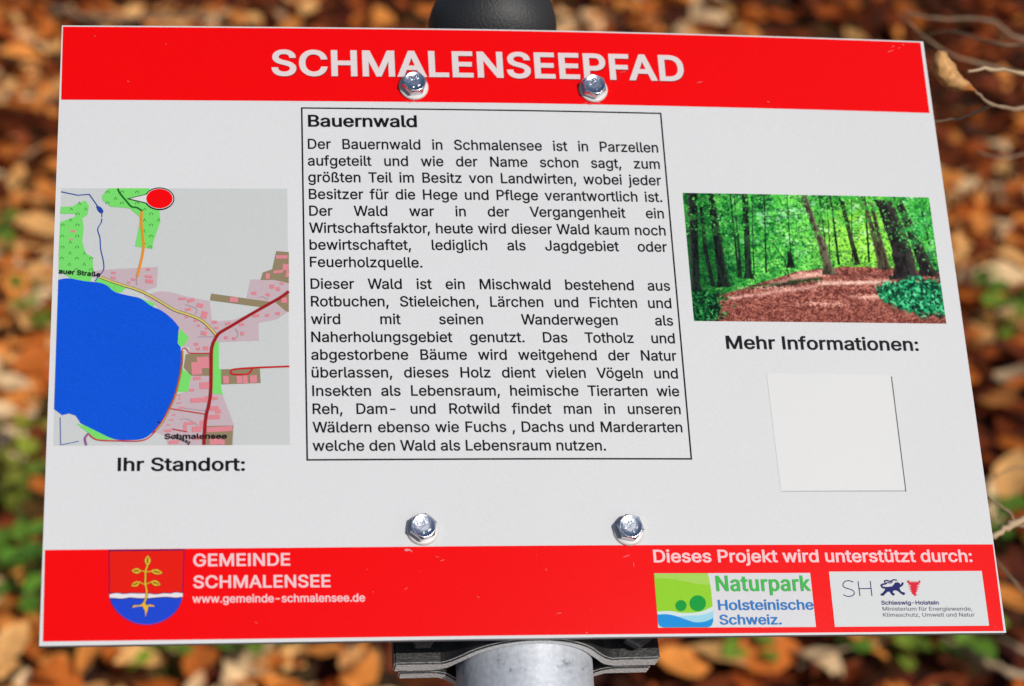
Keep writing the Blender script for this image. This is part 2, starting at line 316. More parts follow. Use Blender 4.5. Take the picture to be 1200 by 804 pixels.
    102, 507, 2, 4, 456, 759, 456, 654, 13, 654, 13, 759, 21, 161, 0, 161, 863, 164, 904, 175, 940, 191, 972, 213, 998, 240, 1020, 270, 1038, 375, 1060, 445, 1054, 485, 1042, 455, 937, 430, 944, 389, 948, 356, 945, 329, 935, 309, 920, 295, 898, 286, 871, 283, 837, 283, 0,
    103, 850, 2, 58, 414, -301, 360, -299, 312, -291, 268, -279, 165, -220, 101, -139, 203, -81, 243, -132, 309, -177, 414, -195, 471, -190, 522, -175, 564, -150, 597, -115, 616, -69, 623, -12, 623, 137, 612, 137, 573, 83, 505, 31, 472, 19, 434, 12, 390, 10, 331, 14, 276, 29, 225, 53, 180, 87, 142, 129, 110, 180, 87, 240, 73, 307, 68, 382, 73, 457, 87, 525, 110, 587, 141, 640, 179, 685, 225, 721, 276, 748, 331, 764, 392, 769, 436, 766, 475, 759, 507, 746, 576, 692, 615, 638, 626, 638, 626, 759, 745, 759, 745, -18, 740, -80, 725, -134, 701, -180, 668, -218, 628, -248, 581, -272, 529, -288, 473, -298, 36, 410, 118, 454, 122, 493, 132, 527, 150, 556, 175, 581, 205, 600, 242, 614, 285, 622, 332, 625, 385, 622, 437, 614, 485, 600, 528, 581, 566, 557, 598, 528, 624, 493, 644, 454, 656, 410, 660, 365, 656, 325, 643, 290, 623, 261, 596, 236, 563, 217, 525, 203, 482, 195, 435, 193, 385, 195, 334, 204, 287, 217, 245, 237, 208, 261, 177, 291, 152, 326, 133, 365, 122,
    104, 820, 1, 39, 227, 453, 227, 0, 105, 0, 105, 1017, 227, 1017, 227, 575, 205, 575, 231, 638, 264, 688, 304, 724, 350, 749, 400, 764, 455, 769, 504, 765, 549, 755, 590, 737, 626, 712, 657, 681, 681, 642, 700, 595, 711, 542, 714, 481, 714, 0, 592, 0, 592, 470, 587, 525, 572, 571, 546, 609, 511, 636, 469, 653, 420, 658, 385, 656, 352, 648, 322, 635, 295, 617, 272, 593, 253, 565, 239, 533, 230, 495,
    105, 333, 2, 4, 105, 0, 105, 759, 227, 759, 227, 0, 16, 167, 886, 135, 892, 108, 909, 89, 935, 83, 966, 89, 998, 108, 1024, 135, 1042, 167, 1047, 200, 1042, 228, 1024, 246, 998, 253, 966, 246, 935, 228, 909, 200, 892,
    106, 333, 2, 21, 105, 759, 227, 759, 227, -60, 225, -104, 217, -145, 203, -181, 184, -212, 159, -238, 129, -258, 94, -273, 54, -282, 8, -285, -20, -285, -20, -173, 4, -173, 36, -170, 62, -160, 81, -144, 94, -121, 102, -92, 105, -58, 16, 167, 886, 134, 892, 107, 909, 88, 935, 82, 966, 88, 998, 107, 1024, 134, 1042, 167, 1047, 199, 1042, 227, 1024, 246, 998, 252, 966, 246, 935, 227, 909, 199, 892,
    107, 761, 3, 7, 220, 273, 220, 423, 241, 423, 569, 759, 720, 759, 368, 399, 354, 399, 4, 105, 0, 105, 1017, 227, 1017, 227, 0, 4, 588, 0, 296, 371, 382, 457, 744, 0,
    108, 378, 1, 17, 279, -5, 225, 0, 181, 15, 148, 40, 124, 75, 110, 117, 105, 169, 105, 1017, 227, 1017, 227, 197, 240, 125, 260, 109, 292, 104, 321, 105, 339, 109, 361, 5, 323, -2,
    109, 1220, 1, 62, 105, 0, 105, 759, 224, 759, 225, 591, 215, 591, 228, 629, 244, 663, 265, 692, 344, 752, 438, 772, 491, 767, 536, 750, 575, 721, 605, 684, 628, 640, 642, 589, 625, 589, 636, 625, 653, 657, 674, 686, 761, 750, 873, 772, 916, 769, 956, 760, 994, 744, 1028, 721, 1057, 692, 1081, 657, 1099, 615, 1110, 566, 1114, 510, 1114, 0, 991, 0, 991, 507, 986, 557, 971, 597, 945, 625, 912, 645, 876, 657, 837, 661, 805, 659, 775, 651, 748, 639, 691, 580, 671, 494, 671, 0, 548, 0, 548, 520, 544, 559, 529, 593, 506, 622, 475, 644, 440, 657, 399, 661, 315, 640, 291, 624, 269, 603, 252, 578, 238, 549, 230, 515, 227, 476, 227, 0,
    110, 819, 1, 39, 227, 453, 227, 0, 105, 0, 105, 759, 223, 759, 224, 575, 205, 575, 231, 638, 264, 688, 304, 724, 350, 749, 400, 764, 455, 769, 504, 765, 549, 755, 590, 737, 626, 712, 656, 681, 681, 642, 700, 595, 711, 542, 714, 481, 714, 0, 592, 0, 592, 470, 587, 525, 572, 571, 546, 609, 511, 636, 469, 653, 420, 658, 385, 656, 352, 648, 322, 635, 295, 617, 272, 593, 253, 565, 239, 533, 230, 495,
    111, 830, 2, 36, 414, -16, 349, -11, 288, 5, 234, 33, 185, 70, 145, 116, 112, 170, 88, 232, 73, 300, 68, 375, 73, 451, 88, 520, 112, 582, 145, 637, 185, 683, 234, 720, 288, 747, 349, 763, 414, 769, 481, 763, 542, 747, 597, 720, 645, 683, 686, 637, 719, 582, 743, 520, 757, 451, 762, 375, 757, 300, 743, 232, 719, 170, 686, 116, 645, 70, 597, 33, 542, 5, 481, -11, 36, 414, 93, 462, 97, 504, 110, 540, 132, 571, 161, 595, 195, 614, 235, 628, 279, 636, 326, 638, 375, 636, 425, 628, 472, 614, 516, 595, 557, 571, 591, 540, 620, 504, 642, 462, 655, 414, 660, 367, 655, 326, 642, 290, 620, 260, 591, 236, 557, 217, 517, 203, 472, 195, 425, 193, 375, 195, 326, 203, 279, 217, 235, 236, 195, 260, 161, 290, 132, 326, 110, 367, 97,
    112, 849, 2, 35, 105, -285, 105, 759, 224, 759, 224, 638, 236, 638, 274, 691, 343, 745, 375, 758, 413, 766, 458, 769, 519, 764, 575, 748, 626, 721, 671, 685, 709, 639, 740, 585, 762, 523, 776, 454, 780, 378, 776, 301, 762, 231, 740, 169, 709, 114, 671, 69, 626, 32, 576, 5, 520, -11, 459, -16, 415, -14, 377, -6, 345, 8, 276, 62, 236, 117, 227, 117, 227, -285, 36, 440, 94, 485, 98, 524, 110, 559, 131, 588, 159, 613, 193, 632, 233, 645, 278, 653, 327, 656, 379, 654, 430, 645, 478, 632, 522, 613, 562, 589, 595, 560, 623, 525, 643, 485, 656, 440, 660, 396, 656, 357, 644, 322, 624, 293, 597, 269, 565, 250, 526, 236, 482, 228, 433, 225, 379, 228, 325, 236, 275, 250, 230, 269, 190, 294, 157, 323, 130, 358, 110, 397, 98,
    113, 849, 2, 35, 744, -285, 621, -285, 621, 117, 612, 117, 574, 62, 505, 8, 473, -6, 435, -14, 391, -16, 330, -11, 274, 5, 223, 32, 178, 69, 140, 114, 109, 169, 86, 231, 73, 301, 68, 378, 73, 454, 87, 523, 110, 585, 141, 639, 179, 685, 224, 721, 275, 748, 330, 764, 391, 769, 436, 766, 474, 758, 506, 745, 575, 691, 613, 638, 625, 638, 625, 759, 744, 759, 36, 409, 94, 453, 98, 492, 110, 526, 130, 556, 157, 580, 190, 599, 230, 612, 275, 621, 325, 623, 379, 621, 433, 613, 482, 599, 526, 580, 565, 556, 597, 527, 624, 492, 644, 453, 656, 409, 660, 364, 656, 324, 643, 289, 623, 260, 595, 236, 562, 217, 522, 203, 478, 195, 430, 193, 379, 195, 327, 203, 278, 217, 233, 236, 193, 261, 159, 290, 131, 325, 110, 365, 98,
    114, 518, 1, 26, 105, 0, 105, 759, 223, 759, 223, 642, 231, 642, 248, 678, 273, 708, 305, 734, 342, 754, 382, 766, 426, 770, 459, 769, 487, 767, 487, 645, 460, 649, 414, 651, 380, 649, 348, 642, 318, 629, 292, 612, 270, 592, 252, 567, 238, 539, 230, 508, 227, 474, 227, 0,
    115, 730, 1, 82, 364, -16, 314, -14, 267, -6, 224, 7, 186, 25, 152, 48, 124, 76, 100, 109, 83, 146, 71, 188, 188, 213, 201, 175, 221, 144, 248, 121, 281, 104, 319, 94, 363, 91, 412, 95, 454, 106, 489, 125, 515, 149, 531, 176, 536, 206, 529, 242, 508, 271, 486, 287, 458, 300, 424, 310, 298, 340, 235, 359, 184, 385, 144, 416, 116, 454, 99, 498, 94, 548, 98, 590, 110, 628, 130, 663, 157, 694, 191, 720, 230, 741, 274, 756, 322, 766, 374, 769, 424, 766, 468, 758, 508, 745, 542, 727, 572, 705, 598, 678, 648, 580, 536, 554, 524, 582, 507, 608, 485, 631, 456, 650, 420, 661, 375, 665, 332, 662, 294, 651, 262, 634, 237, 611, 222, 584, 217, 554, 225, 516, 248, 487, 343, 446, 459, 419, 522, 399, 573, 374, 612, 343, 640, 306, 657, 262, 662, 213, 658, 170, 646, 130, 625, 94, 596, 62, 561, 35, 520, 13, 472, -3, 420, -13,
    116, 455, 2, 4, 408, 759, 408, 654, 13, 654, 13, 759, 18, 130, 942, 252, 942, 252, 195, 257, 152, 272, 123, 299, 105, 341, 100, 370, 102, 404, 107, 426, 3, 384, -5, 337, -8, 276, -3, 225, 14, 184, 43, 154, 81, 136, 129, 130, 186,
    117, 820, 1, 39, 365, -10, 316, -7, 271, 4, 230, 22, 194, 46, 163, 78, 138, 117, 120, 164, 109, 217, 105, 278, 105, 759, 227, 759, 227, 288, 233, 233, 248, 187, 274, 150, 308, 122, 351, 106, 400, 100, 435, 103, 468, 111, 498, 124, 525, 142, 548, 165, 567, 194, 581, 226, 589, 264, 592, 305, 592, 759, 714, 759, 714, 0, 596, 0, 596, 184, 615, 184, 588, 120, 554, 70, 514, 34, 469, 9, 419, -5,
    118, 778, 1, 12, 325, 0, 35, 759, 169, 759, 330, 310, 374, 174, 411, 42, 368, 42, 406, 174, 448, 310, 610, 759, 743, 759, 453, 0,
    119, 1134, 1, 30, 275, 0, 45, 759, 174, 759, 267, 427, 308, 273, 350, 83, 330, 83, 371, 269, 412, 427, 504, 759, 633, 759, 723, 427, 763, 271, 804, 83, 783, 83, 826, 270, 867, 427, 960, 759, 1089, 759, 859, 0, 737, 0, 638, 343, 609, 450, 581, 561, 553, 675, 581, 675, 553, 561, 525, 449, 496, 343, 397, 0,
    122, 761, 1, 12, 83, 0, 83, 91, 508, 639, 508, 646, 96, 646, 96, 759, 665, 759, 665, 662, 252, 120, 252, 113, 677, 113, 677, 0,
    223, 883, 1, 75, 244, 724, 244, 0, 120, 0, 120, 724, 125, 796, 140, 858, 164, 911, 198, 954, 254, 997, 319, 1023, 393, 1031, 437, 1028, 479, 1020, 521, 1005, 560, 985, 594, 959, 623, 926, 646, 886, 659, 840, 664, 787, 650, 702, 617, 644, 585, 597, 571, 545, 577, 511, 595, 482, 654, 431, 724, 376, 783, 304, 796, 274, 804, 240, 806, 201, 803, 157, 792, 119, 773, 84, 748, 55, 717, 30, 679, 11, 637, -3, 590, -11, 539, -14, 414, 3, 328, 41, 375, 147, 434, 116, 531, 100, 575, 103, 612, 112, 643, 128, 665, 150, 679, 177, 684, 209, 678, 246, 660, 278, 600, 333, 529, 388, 469, 453, 456, 480, 448, 510, 445, 544, 460, 612, 495, 659, 529, 706, 544, 776, 539, 820, 524, 856, 500, 883, 469, 902, 433, 914, 393, 918, 348, 913, 311, 897, 282, 871, 261, 834, 248, 785,
    228, 778, 4, 51, 320, -17, 273, -14, 230, -5, 189, 10, 152, 31, 121, 57, 95, 89, 76, 126, 65, 169, 61, 216, 64, 257, 72, 292, 86, 322, 105, 347, 128, 369, 155, 386, 251, 421, 356, 440, 467, 453, 531, 470, 546, 485, 551, 509, 551, 513, 533, 593, 480, 644, 391, 662, 298, 645, 235, 602, 200, 548, 82, 582, 102, 625, 127, 662, 157, 692, 191, 717, 227, 736, 266, 751, 388, 769, 478, 759, 572, 721, 599, 700, 624, 673, 645, 640, 661, 602, 670, 556, 673, 503, 673, 0, 553, 0, 553, 104, 545, 104, 504, 49, 431, 2, 21, 341, 91, 384, 94, 422, 103, 456, 117, 484, 137, 508, 160, 527, 186, 540, 215, 548, 245, 551, 276, 551, 380, 519, 364, 463, 352, 400, 342, 351, 336, 269, 317, 207, 279, 189, 249, 184, 210, 204, 144, 259, 104, 16, 522, 886, 491, 892, 465, 909, 447, 935, 441, 966, 447, 997, 465, 1023, 491, 1041, 522, 1047, 553, 1041, 579, 1023, 597, 997, 603, 966, 597, 935, 579, 909, 553, 892, 16, 235, 886, 204, 892, 178, 909, 160, 935, 154, 966, 160, 997, 178, 1023, 204, 1041, 235, 1047, 266, 1041, 292, 1023, 310, 997, 315, 966, 310, 935, 292, 909, 266, 892,
    246, 830, 4, 36, 414, -16, 349, -11, 288, 5, 234, 33, 185, 70, 145, 116, 112, 170, 88, 232, 73, 300, 68, 375, 73, 451, 88, 520, 112, 582, 145, 637, 185, 683, 234, 720, 288, 747, 349, 763, 414, 769, 481, 763, 542, 747, 597, 720, 645, 683, 686, 637, 719, 582, 743, 520, 757, 451, 762, 375, 757, 300, 743, 232, 719, 170, 686, 116, 645, 70, 597, 33, 542, 5, 481, -11, 36, 414, 93, 462, 97, 504, 110, 540, 132, 571, 161, 595, 195, 614, 235, 628, 279, 636, 326, 638, 375, 636, 425, 628, 472, 614, 516, 595, 557, 571, 591, 540, 620, 504, 642, 462, 655, 414, 660, 367, 655, 326, 642, 290, 620, 260, 591, 236, 557, 217, 517, 203, 472, 195, 425, 193, 375, 195, 326, 203, 279, 217, 235, 236, 195, 260, 161, 290, 132, 326, 110, 367, 97, 16, 559, 886, 527, 892, 501, 909, 483, 935, 477, 966, 483, 997, 501, 1023, 527, 1041, 559, 1047, 590, 1041, 616, 1023, 633, 997, 639, 966, 633, 935, 616, 909, 590, 892, 16, 271, 886, 240, 892, 214, 909, 196, 935, 190, 966, 196, 997, 214, 1023, 240, 1041, 271, 1047, 302, 1041, 328, 1023, 346, 997, 352, 966, 346, 935, 328, 909, 302, 892,
    252, 820, 3, 39, 365, -10, 316, -7, 271, 4, 230, 22, 194, 46, 163, 78, 138, 117, 120, 164, 109, 217, 105, 278, 105, 759, 227, 759, 227, 288, 233, 233, 248, 187, 274, 150, 308, 122, 351, 106, 400, 100, 435, 103, 468, 111, 498, 124, 525, 142, 548, 165, 567, 194, 581, 226, 589, 264, 592, 305, 592, 759, 714, 759, 714, 0, 596, 0, 596, 184, 615, 184, 588, 120, 554, 70, 514, 34, 469, 9, 419, -5, 16, 554, 886, 523, 892, 496, 909, 478, 935, 473, 966, 478, 997, 496, 1023, 523, 1041, 554, 1047, 585, 1041, 611, 1023, 628, 997, 634, 966, 628, 935, 611, 909, 585, 892, 16, 266, 886, 235, 892, 209, 909, 191, 935, 185, 966, 191, 997, 209, 1023, 235, 1041, 266, 1047, 297, 1041, 323, 1023, 341, 997, 347, 966, 341, 935, 323, 909, 297, 892,
]
# per letter: code point, advance, number of outlines, then per outline its point count and x, y pairs
FONT = {}
_i = 0
while _i < len(GLYPHS):
    ch, adv, n = GLYPHS[_i:_i + 3]; _i += 3
    lp = []
    for _ in range(n):
        k = GLYPHS[_i]; _i += 1
        lp.append([(GLYPHS[_i + 2 * q] / 2000, GLYPHS[_i + 2 * q + 1] / 2000) for q in range(k)]); _i += 2 * k
    FONT[chr(ch)] = (adv / 2000, lp)
FONT['I'] = (0.19, [[(0.062, 0.0), (0.062, 0.5087), (0.128, 0.5087), (0.128, 0.0)]])
CAP = 0.5087

def area2(l):
    return sum(l[i - 1][0] * l[i][1] - l[i][0] * l[i - 1][1] for i in range(len(l)))

def embolden(loops, wx, wy):
    if not loops: return loops
    sgn = 1 if area2(max(loops, key=lambda l: abs(area2(l)))) > 0 else -1
    out = []
    for l in loops:
        n = len(l); r = []
        for i in range(n):
            a, p, b = Vector(l[i - 1]), Vector(l[i]), Vector(l[(i + 1) % n])
            d1, d2 = (p - a).normalized(), (b - p).normalized()
            n1, n2 = Vector((d1.y, -d1.x)), Vector((d2.y, -d2.x))
            m = n1 + n2
            if m.length < 0.2: m = n1
            m.normalize()
            m = m / max(0.5, m.dot(n1)) * sgn
            r.append((p.x + m.x * wx, p.y + m.y * wy))
        out.append(r)
    return out

KERN = {'Wa': -.03, 'We': -.025, 'Wi': -.01, 'Wä': -.03, 'Ve': -.03, 'Vö': -.03, 'To': -.04, 'Te': -.04, 'Ti': -.01, 'PF': 0, 'FA': -.03, 'Fu': -.01,
        'Fe': -.01, 'MA': 0, 'r,': -.03, 'rt': 0, 'AL': 0, 'AD': 0}

def text_loops(s, p0, p1, cap, weight=0.0, just=None, spacing=0.0, weight_y=None):
    """letters between the baseline points p0 and p1 (board metres), cap height in metres.
    just=None: stretched to fit; just=sx: letter width scale sx, the spaces take up the rest (sx only, when p1 is None)"""
    sy = cap / CAP
    adv = lambda i: FONT[s[i]][0] + spacing + KERN.get(s[i:i + 2], 0)
    first = FONT[s[0]][1]; last = FONT[s[-1]][1]
    lsb = min(p[0] for l in first for p in l) - weight
    xmax = max(p[0] for l in last for p in l) + weight
    tot = sum(adv(i) for i in range(len(s) - 1)) + xmax - lsb
    if p1 is None:
        ex = Vector((1, 0)); sx = just; gap = 0
    else:
        v = Vector(p1) - Vector(p0); ex = v.normalized()
        if just is None:
            sx = v.length / tot; gap = 0
        else:
            sx = just; gap = (v.length - tot * sx) / max(1, s.count(' '))
    out = []
    x = -lsb * sx
    for i, ch in enumerate(s):
        lp = FONT[ch][1]
        if weight: lp = embolden(lp, weight, weight if weight_y is None else weight_y)
        up = Vector((0.0, 1.0)) if abs(ex.y) < 0.12 else Vector((-ex.y, ex.x))
        loops = []
        for l in lp:
            loops.append([(p0[0] + ex.x * (x + q[0] * sx) + up.x * q[1] * sy, p0[1] + ex.y * (x + q[0] * sx) + up.y * q[1] * sy) for q in l])
        out += split_glyph(loops)
        x += adv(i) * sx + (gap if ch == ' ' else 0)
    return out

def split_glyph(loops):
    return [loops] if loops else []

def px_text(s, a, b, cap_px, weight=0.0, just=None, spacing=0.0, weight_y=None):
    p0 = L(*a); p1 = L(*b) if b else None
    q = L(a[0], a[1] - cap_px)
    return text_loops(s, p0, p1, q[1] - p0[1], weight, just, spacing, weight_y)

def text_part(name, lines, mat, layer, parent):
    return print_part(name, [(0, g, 0) for ln in lines for g in ln], layer, mat, parent, step=0.03)

# ------------------------------------------------------------------ large structure: the forest floor
def relief(x, y):
    return (0.045 * math.sin(x * 2.1 + 0.7 * math.sin(y * 1.3)) * math.sin(y * 2.6 + 0.5)
            + 0.020 * math.sin(x * 5.3 + 1.1) * math.sin(y * 6.1 + x * 1.7) + 0.010 * math.sin(x * 11 + y * 4.0) * math.sin(y * 13.0)
            + 0.022 * math.sin(y * 8.2 - x * 1.1 + 1.9))

def soil_mat():
    m = bpy.data.materials.new('forest_soil')
    t, b = nodes(m)
    tc = t.nodes.new('ShaderNodeTexCoord')
    v = t.nodes.new('ShaderNodeTexVoronoi'); v.inputs['Scale'].default_value = 16; v.inputs['Randomness'].default_value = 1
    n = t.nodes.new('ShaderNodeTexNoise'); n.inputs['Scale'].default_value = 30; n.inputs['Detail'].default_value = 6
    for q in (v, n): t.links.new(tc.outputs['Object'], q.inputs['Vector'])
    r = t.nodes.new('ShaderNodeValToRGB')
    e = r.color_ramp.elements
    e[0].position = 0.3; e[0].color = (0.018, 0.007, 0.004, 1)
    e[1].position = 0.75; e[1].color = (0.13, 0.042, 0.018, 1)
    t.links.new(n.outputs['Fac'], r.inputs['Fac'])
    mx = t.nodes.new('ShaderNodeMixRGB'); mx.blend_type = 'MULTIPLY'; mx.inputs[0].default_value = 0.6
    t.links.new(r.outputs[0], mx.inputs[1]); t.links.new(v.outputs['Color'], mx.inputs[2])
    t.links.new(mx.outputs[0], b.inputs['Base Color'])
    b.inputs['Roughness'].default_value = 0.9
    b.inputs['Specular IOR Level'].default_value = 0.1
    bp = t.nodes.new('ShaderNodeBump'); bp.inputs['Strength'].default_value = 0.7; bp.inputs['Distance'].default_value = 0.02
    t.links.new(n.outputs['Fac'], bp.inputs['Height']); t.links.new(bp.outputs[0], b.inputs['Normal'])
    return m

def build_ground():
    near = np.linspace(-4, 4, 121)
    xs = np.concatenate([[-300, -120, -50, -20, -10, -6], near, [6, 10, 20, 50, 120, 300]])
    nearY = np.linspace(-2, 9, 166)
    ys = np.concatenate([[-300, -100, -40, -15, -6], nearY, [12, 18, 30, 60, 140, 300]])
    V = [(x, y, relief(x, y) if abs(x) < 10 and -6 < y < 18 else 0.0) for y in ys for x in xs]
    nx = len(xs)
    Fc = [(j * nx + i, j * nx + i + 1, (j + 1) * nx + i + 1, (j + 1) * nx + i) for j in range(len(ys) - 1) for i in range(nx - 1)]
    me = bpy.data.meshes.new('forest_ground')
    me.from_pydata(V, [], Fc)
    o = link_mesh('forest_ground', me, soil_mat(), smooth=True)
    tag(o, kind='structure')
build_ground()

def ground_at(px, py, up=0.0):
    d = RCAM @ Vector(((px - 600) / F_PX, -(py - 402) / F_PX, -1))
    z = up
    for _ in range(8):
        t = (z - CAMP.z) / d.z
        p = CAMP + d * t
        z = relief(p.x, p.y) + up
    return p

def leaf_mat(name, trans=0.25, rough=0.5):
    m = bpy.data.materials.new(name)
    t, b = nodes(m)
    at = t.nodes.new('ShaderNodeAttribute'); at.attribute_name = 'Col'
    tc = t.nodes.new('ShaderNodeTexCoord')
    n = t.nodes.new('ShaderNodeTexNoise'); n.inputs['Scale'].default_value = 70; n.inputs['Detail'].default_value = 4
    t.links.new(tc.outputs['Object'], n.inputs['Vector'])
    mr = t.nodes.new('ShaderNodeMapRange'); mr.inputs[1].default_value = 0.25; mr.inputs[2].default_value = 0.75
    mr.inputs[3].default_value = 0.65; mr.inputs[4].default_value = 1.25
    t.links.new(n.outputs['Fac'], mr.inputs[0])
    mx = t.nodes.new('ShaderNodeVectorMath'); mx.operation = 'SCALE'
    t.links.new(at.outputs['Color'], mx.inputs[0]); t.links.new(mr.outputs[0], mx.inputs['Scale'])
    t.links.new(mx.outputs[0], b.inputs['Base Color'])
    b.inputs['Roughness'].default_value = rough
    b.inputs['Specular IOR Level'].default_value = 0.15
    tr = t.nodes.new('ShaderNodeBsdfTranslucent'); t.links.new(mx.outputs[0], tr.inputs['Color'])
    ms = t.nodes.new('ShaderNodeMixShader'); ms.inputs[0].default_value = trans
    t.links.new(b.outputs[0], ms.inputs[1]); t.links.new(tr.outputs[0], ms.inputs[2])
    t.links.new(ms.outputs[0], t.nodes['Material Output'].inputs['Surface'])
    return m

DRY = leaf_mat('dry_leaf', 0.3, 0.6)
GREEN = leaf_mat('green_leaf', 0.3, 0.4)

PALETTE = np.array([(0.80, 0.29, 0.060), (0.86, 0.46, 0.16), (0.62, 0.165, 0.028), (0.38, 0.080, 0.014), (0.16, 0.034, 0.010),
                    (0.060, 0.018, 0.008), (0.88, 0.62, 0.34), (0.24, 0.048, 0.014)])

def leaf_arrays(pos, size, yaw, tilt, tdir, fold, bend, aspect):
    """many curled leaves at once: 5 stations of 3 points"""
    n = len(pos)
    ts = np.array([0, .22, .5, .78, 1.0]); wd = np.array([.06, .78, 1.0, .66, .04])
    V = np.zeros((n, 5, 3, 3))
    for i, (t, q) in enumerate(zip(ts, wd)):
        ang = bend * (t - .5)
        lx = np.where(np.abs(bend) > 1e-3, np.sin(ang) / np.where(np.abs(bend) > 1e-3, bend, 1), t - .5)
        lz = np.where(np.abs(bend) > 1e-3, (1 - np.cos(ang)) / np.where(np.abs(bend) > 1e-3, bend, 1), 0)
        for j, s in enumerate((-1, 0, 1)):
            hw = q * aspect * .5 * abs(s)
            V[:, i, j, 0] = lx - np.sin(ang) * hw * np.sin(fold)
            V[:, i, j, 1] = s * hw * np.cos(fold)
            V[:, i, j, 2] = lz + np.cos(ang) * hw * np.sin(fold) + 0.03 * np.sin(i * 2.3 + j * 1.7 + yaw * 5)
    V *= size[:, None, None, None]
    c, s = np.cos(yaw), np.sin(yaw)
    x = V[..., 0] * c[:, None, None] - V[..., 1] * s[:, None, None]
    y = V[..., 0] * s[:, None, None] + V[..., 1] * c[:, None, None]
    z = V[..., 2].copy()
    # tilt about a horizontal axis
    ax, ay = np.cos(tdir)[:, None, None], np.sin(tdir)[:, None, None]
    ct, st = np.cos(tilt)[:, None, None], np.sin(tilt)[:, None, None]
    along = x * ax + y * ay
    perp_x, perp_y = x - along * ax, y - along * ay
    al2 = along * ct - z * st
    z2 = along * st + z * ct
    V[..., 0] = perp_x + al2 * ax; V[..., 1] = perp_y + al2 * ay; V[..., 2] = z2
    V += pos[:, None, None, :]
    base = (np.arange(n) * 15)[:, None, None]
    f = []
    for i in range(4):
        for j in range(2):
            f.append((i * 3 + j, (i + 1) * 3 + j, (i + 1) * 3 + j + 1, i * 3 + j + 1))
    Fc = (base + np.array(f)[None]).reshape(-1, 4)
    return V.reshape(-1, 3), Fc

def mesh_from_arrays(name, V, Fc, colors=None):
    me = bpy.data.meshes.new(name)
    me.vertices.add(len(V)); me.vertices.foreach_set('co', V.astype(np.float32).ravel())
    k = Fc.shape[1]
    me.loops.add(Fc.size); me.loops.foreach_set('vertex_index', Fc.astype(np.int32).ravel())
    me.polygons.add(len(Fc)); me.polygons.foreach_set('loop_start', np.arange(0, Fc.size, k, dtype=np.int32))
    me.update(calc_edges=True)
    if colors is not None:
        a = me.color_attributes.new('Col', 'FLOAT_COLOR', 'POINT')
        c4 = np.ones((len(V), 4), np.float32); c4[:, :3] = colors
        a.data.foreach_set('color', c4.ravel())
    return me

def sun_shade_patch(x, y):  # leaf tone: random drifts, plus tree-shadow bands and sunlit spots painted in
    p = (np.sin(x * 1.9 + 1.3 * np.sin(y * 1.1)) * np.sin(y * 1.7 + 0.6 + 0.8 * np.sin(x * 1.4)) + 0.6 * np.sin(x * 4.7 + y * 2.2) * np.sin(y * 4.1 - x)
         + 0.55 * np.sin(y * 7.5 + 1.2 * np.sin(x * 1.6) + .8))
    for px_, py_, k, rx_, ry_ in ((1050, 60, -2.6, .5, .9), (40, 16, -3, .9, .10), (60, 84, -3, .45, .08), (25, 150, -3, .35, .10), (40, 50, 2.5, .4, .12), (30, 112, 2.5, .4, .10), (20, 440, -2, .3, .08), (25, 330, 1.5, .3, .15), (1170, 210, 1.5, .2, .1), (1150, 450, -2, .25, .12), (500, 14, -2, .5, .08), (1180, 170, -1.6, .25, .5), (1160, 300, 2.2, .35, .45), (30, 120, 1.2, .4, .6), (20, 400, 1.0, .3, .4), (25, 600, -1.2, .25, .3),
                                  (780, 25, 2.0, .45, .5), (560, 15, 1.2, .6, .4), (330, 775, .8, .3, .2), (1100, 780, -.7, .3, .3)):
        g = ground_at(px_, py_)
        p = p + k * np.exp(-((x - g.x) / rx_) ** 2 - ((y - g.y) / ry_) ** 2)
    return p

def build_litter():
    n = 27000
    x = rng.uniform(-2.8, 2.8, n); y = rng.uniform(1.2, 7.2, n)
    m = 9000
    x = np.concatenate([x, rng.uniform(-4, 4, m)]); y = np.concatenate([y, rng.uniform(-2, 9, m)])
    n += m
    pp = sun_shade_patch(x, y)
    keep = (pp > -.9) | (rng.uniform(0, 1, n) < .72)          # fewer leaves in the painted shade, so dark soil deepens it
    x, y = x[keep], y[keep]; n = len(x)
    rel = np.array([relief(a, b) for a, b in zip(x, y)])
    z = rel + rng.uniform(0.002, 0.035, n)
    size = rng.uniform(0.045, 0.098, n)
    yaw = rng.uniform(0, 6.28, n); tilt = rng.normal(0, .5, n); td = rng.uniform(0, 6.28, n)
    fold = rng.uniform(-.1, .6, n) * rng.choice([-1, 1], n); bend = rng.normal(0, .9, n)
    V, Fc = leaf_arrays(np.stack([x, y, z], 1), size, yaw, tilt, td, fold, bend, rng.uniform(.42, .68, n))
    # leaf colours by patch: random drifts, with sun spots and tree shade painted in
    p = sun_shade_patch(x, y)
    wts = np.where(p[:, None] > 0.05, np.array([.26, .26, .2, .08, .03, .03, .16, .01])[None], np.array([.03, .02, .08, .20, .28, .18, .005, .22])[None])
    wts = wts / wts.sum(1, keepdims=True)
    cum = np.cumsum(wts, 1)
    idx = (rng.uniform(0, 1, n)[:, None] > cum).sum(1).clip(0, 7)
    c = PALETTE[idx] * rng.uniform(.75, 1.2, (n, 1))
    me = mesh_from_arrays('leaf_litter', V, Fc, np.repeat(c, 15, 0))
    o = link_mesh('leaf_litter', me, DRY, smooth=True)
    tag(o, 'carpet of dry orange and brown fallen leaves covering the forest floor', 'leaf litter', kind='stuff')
build_litter()

# ------------------------------------------------------------------ the information sign
sign = empty('information_sign')
sign.matrix_world = SIGN_M
tag(sign, 'white information board with red bands, map and text box on a round steel post', 'sign')

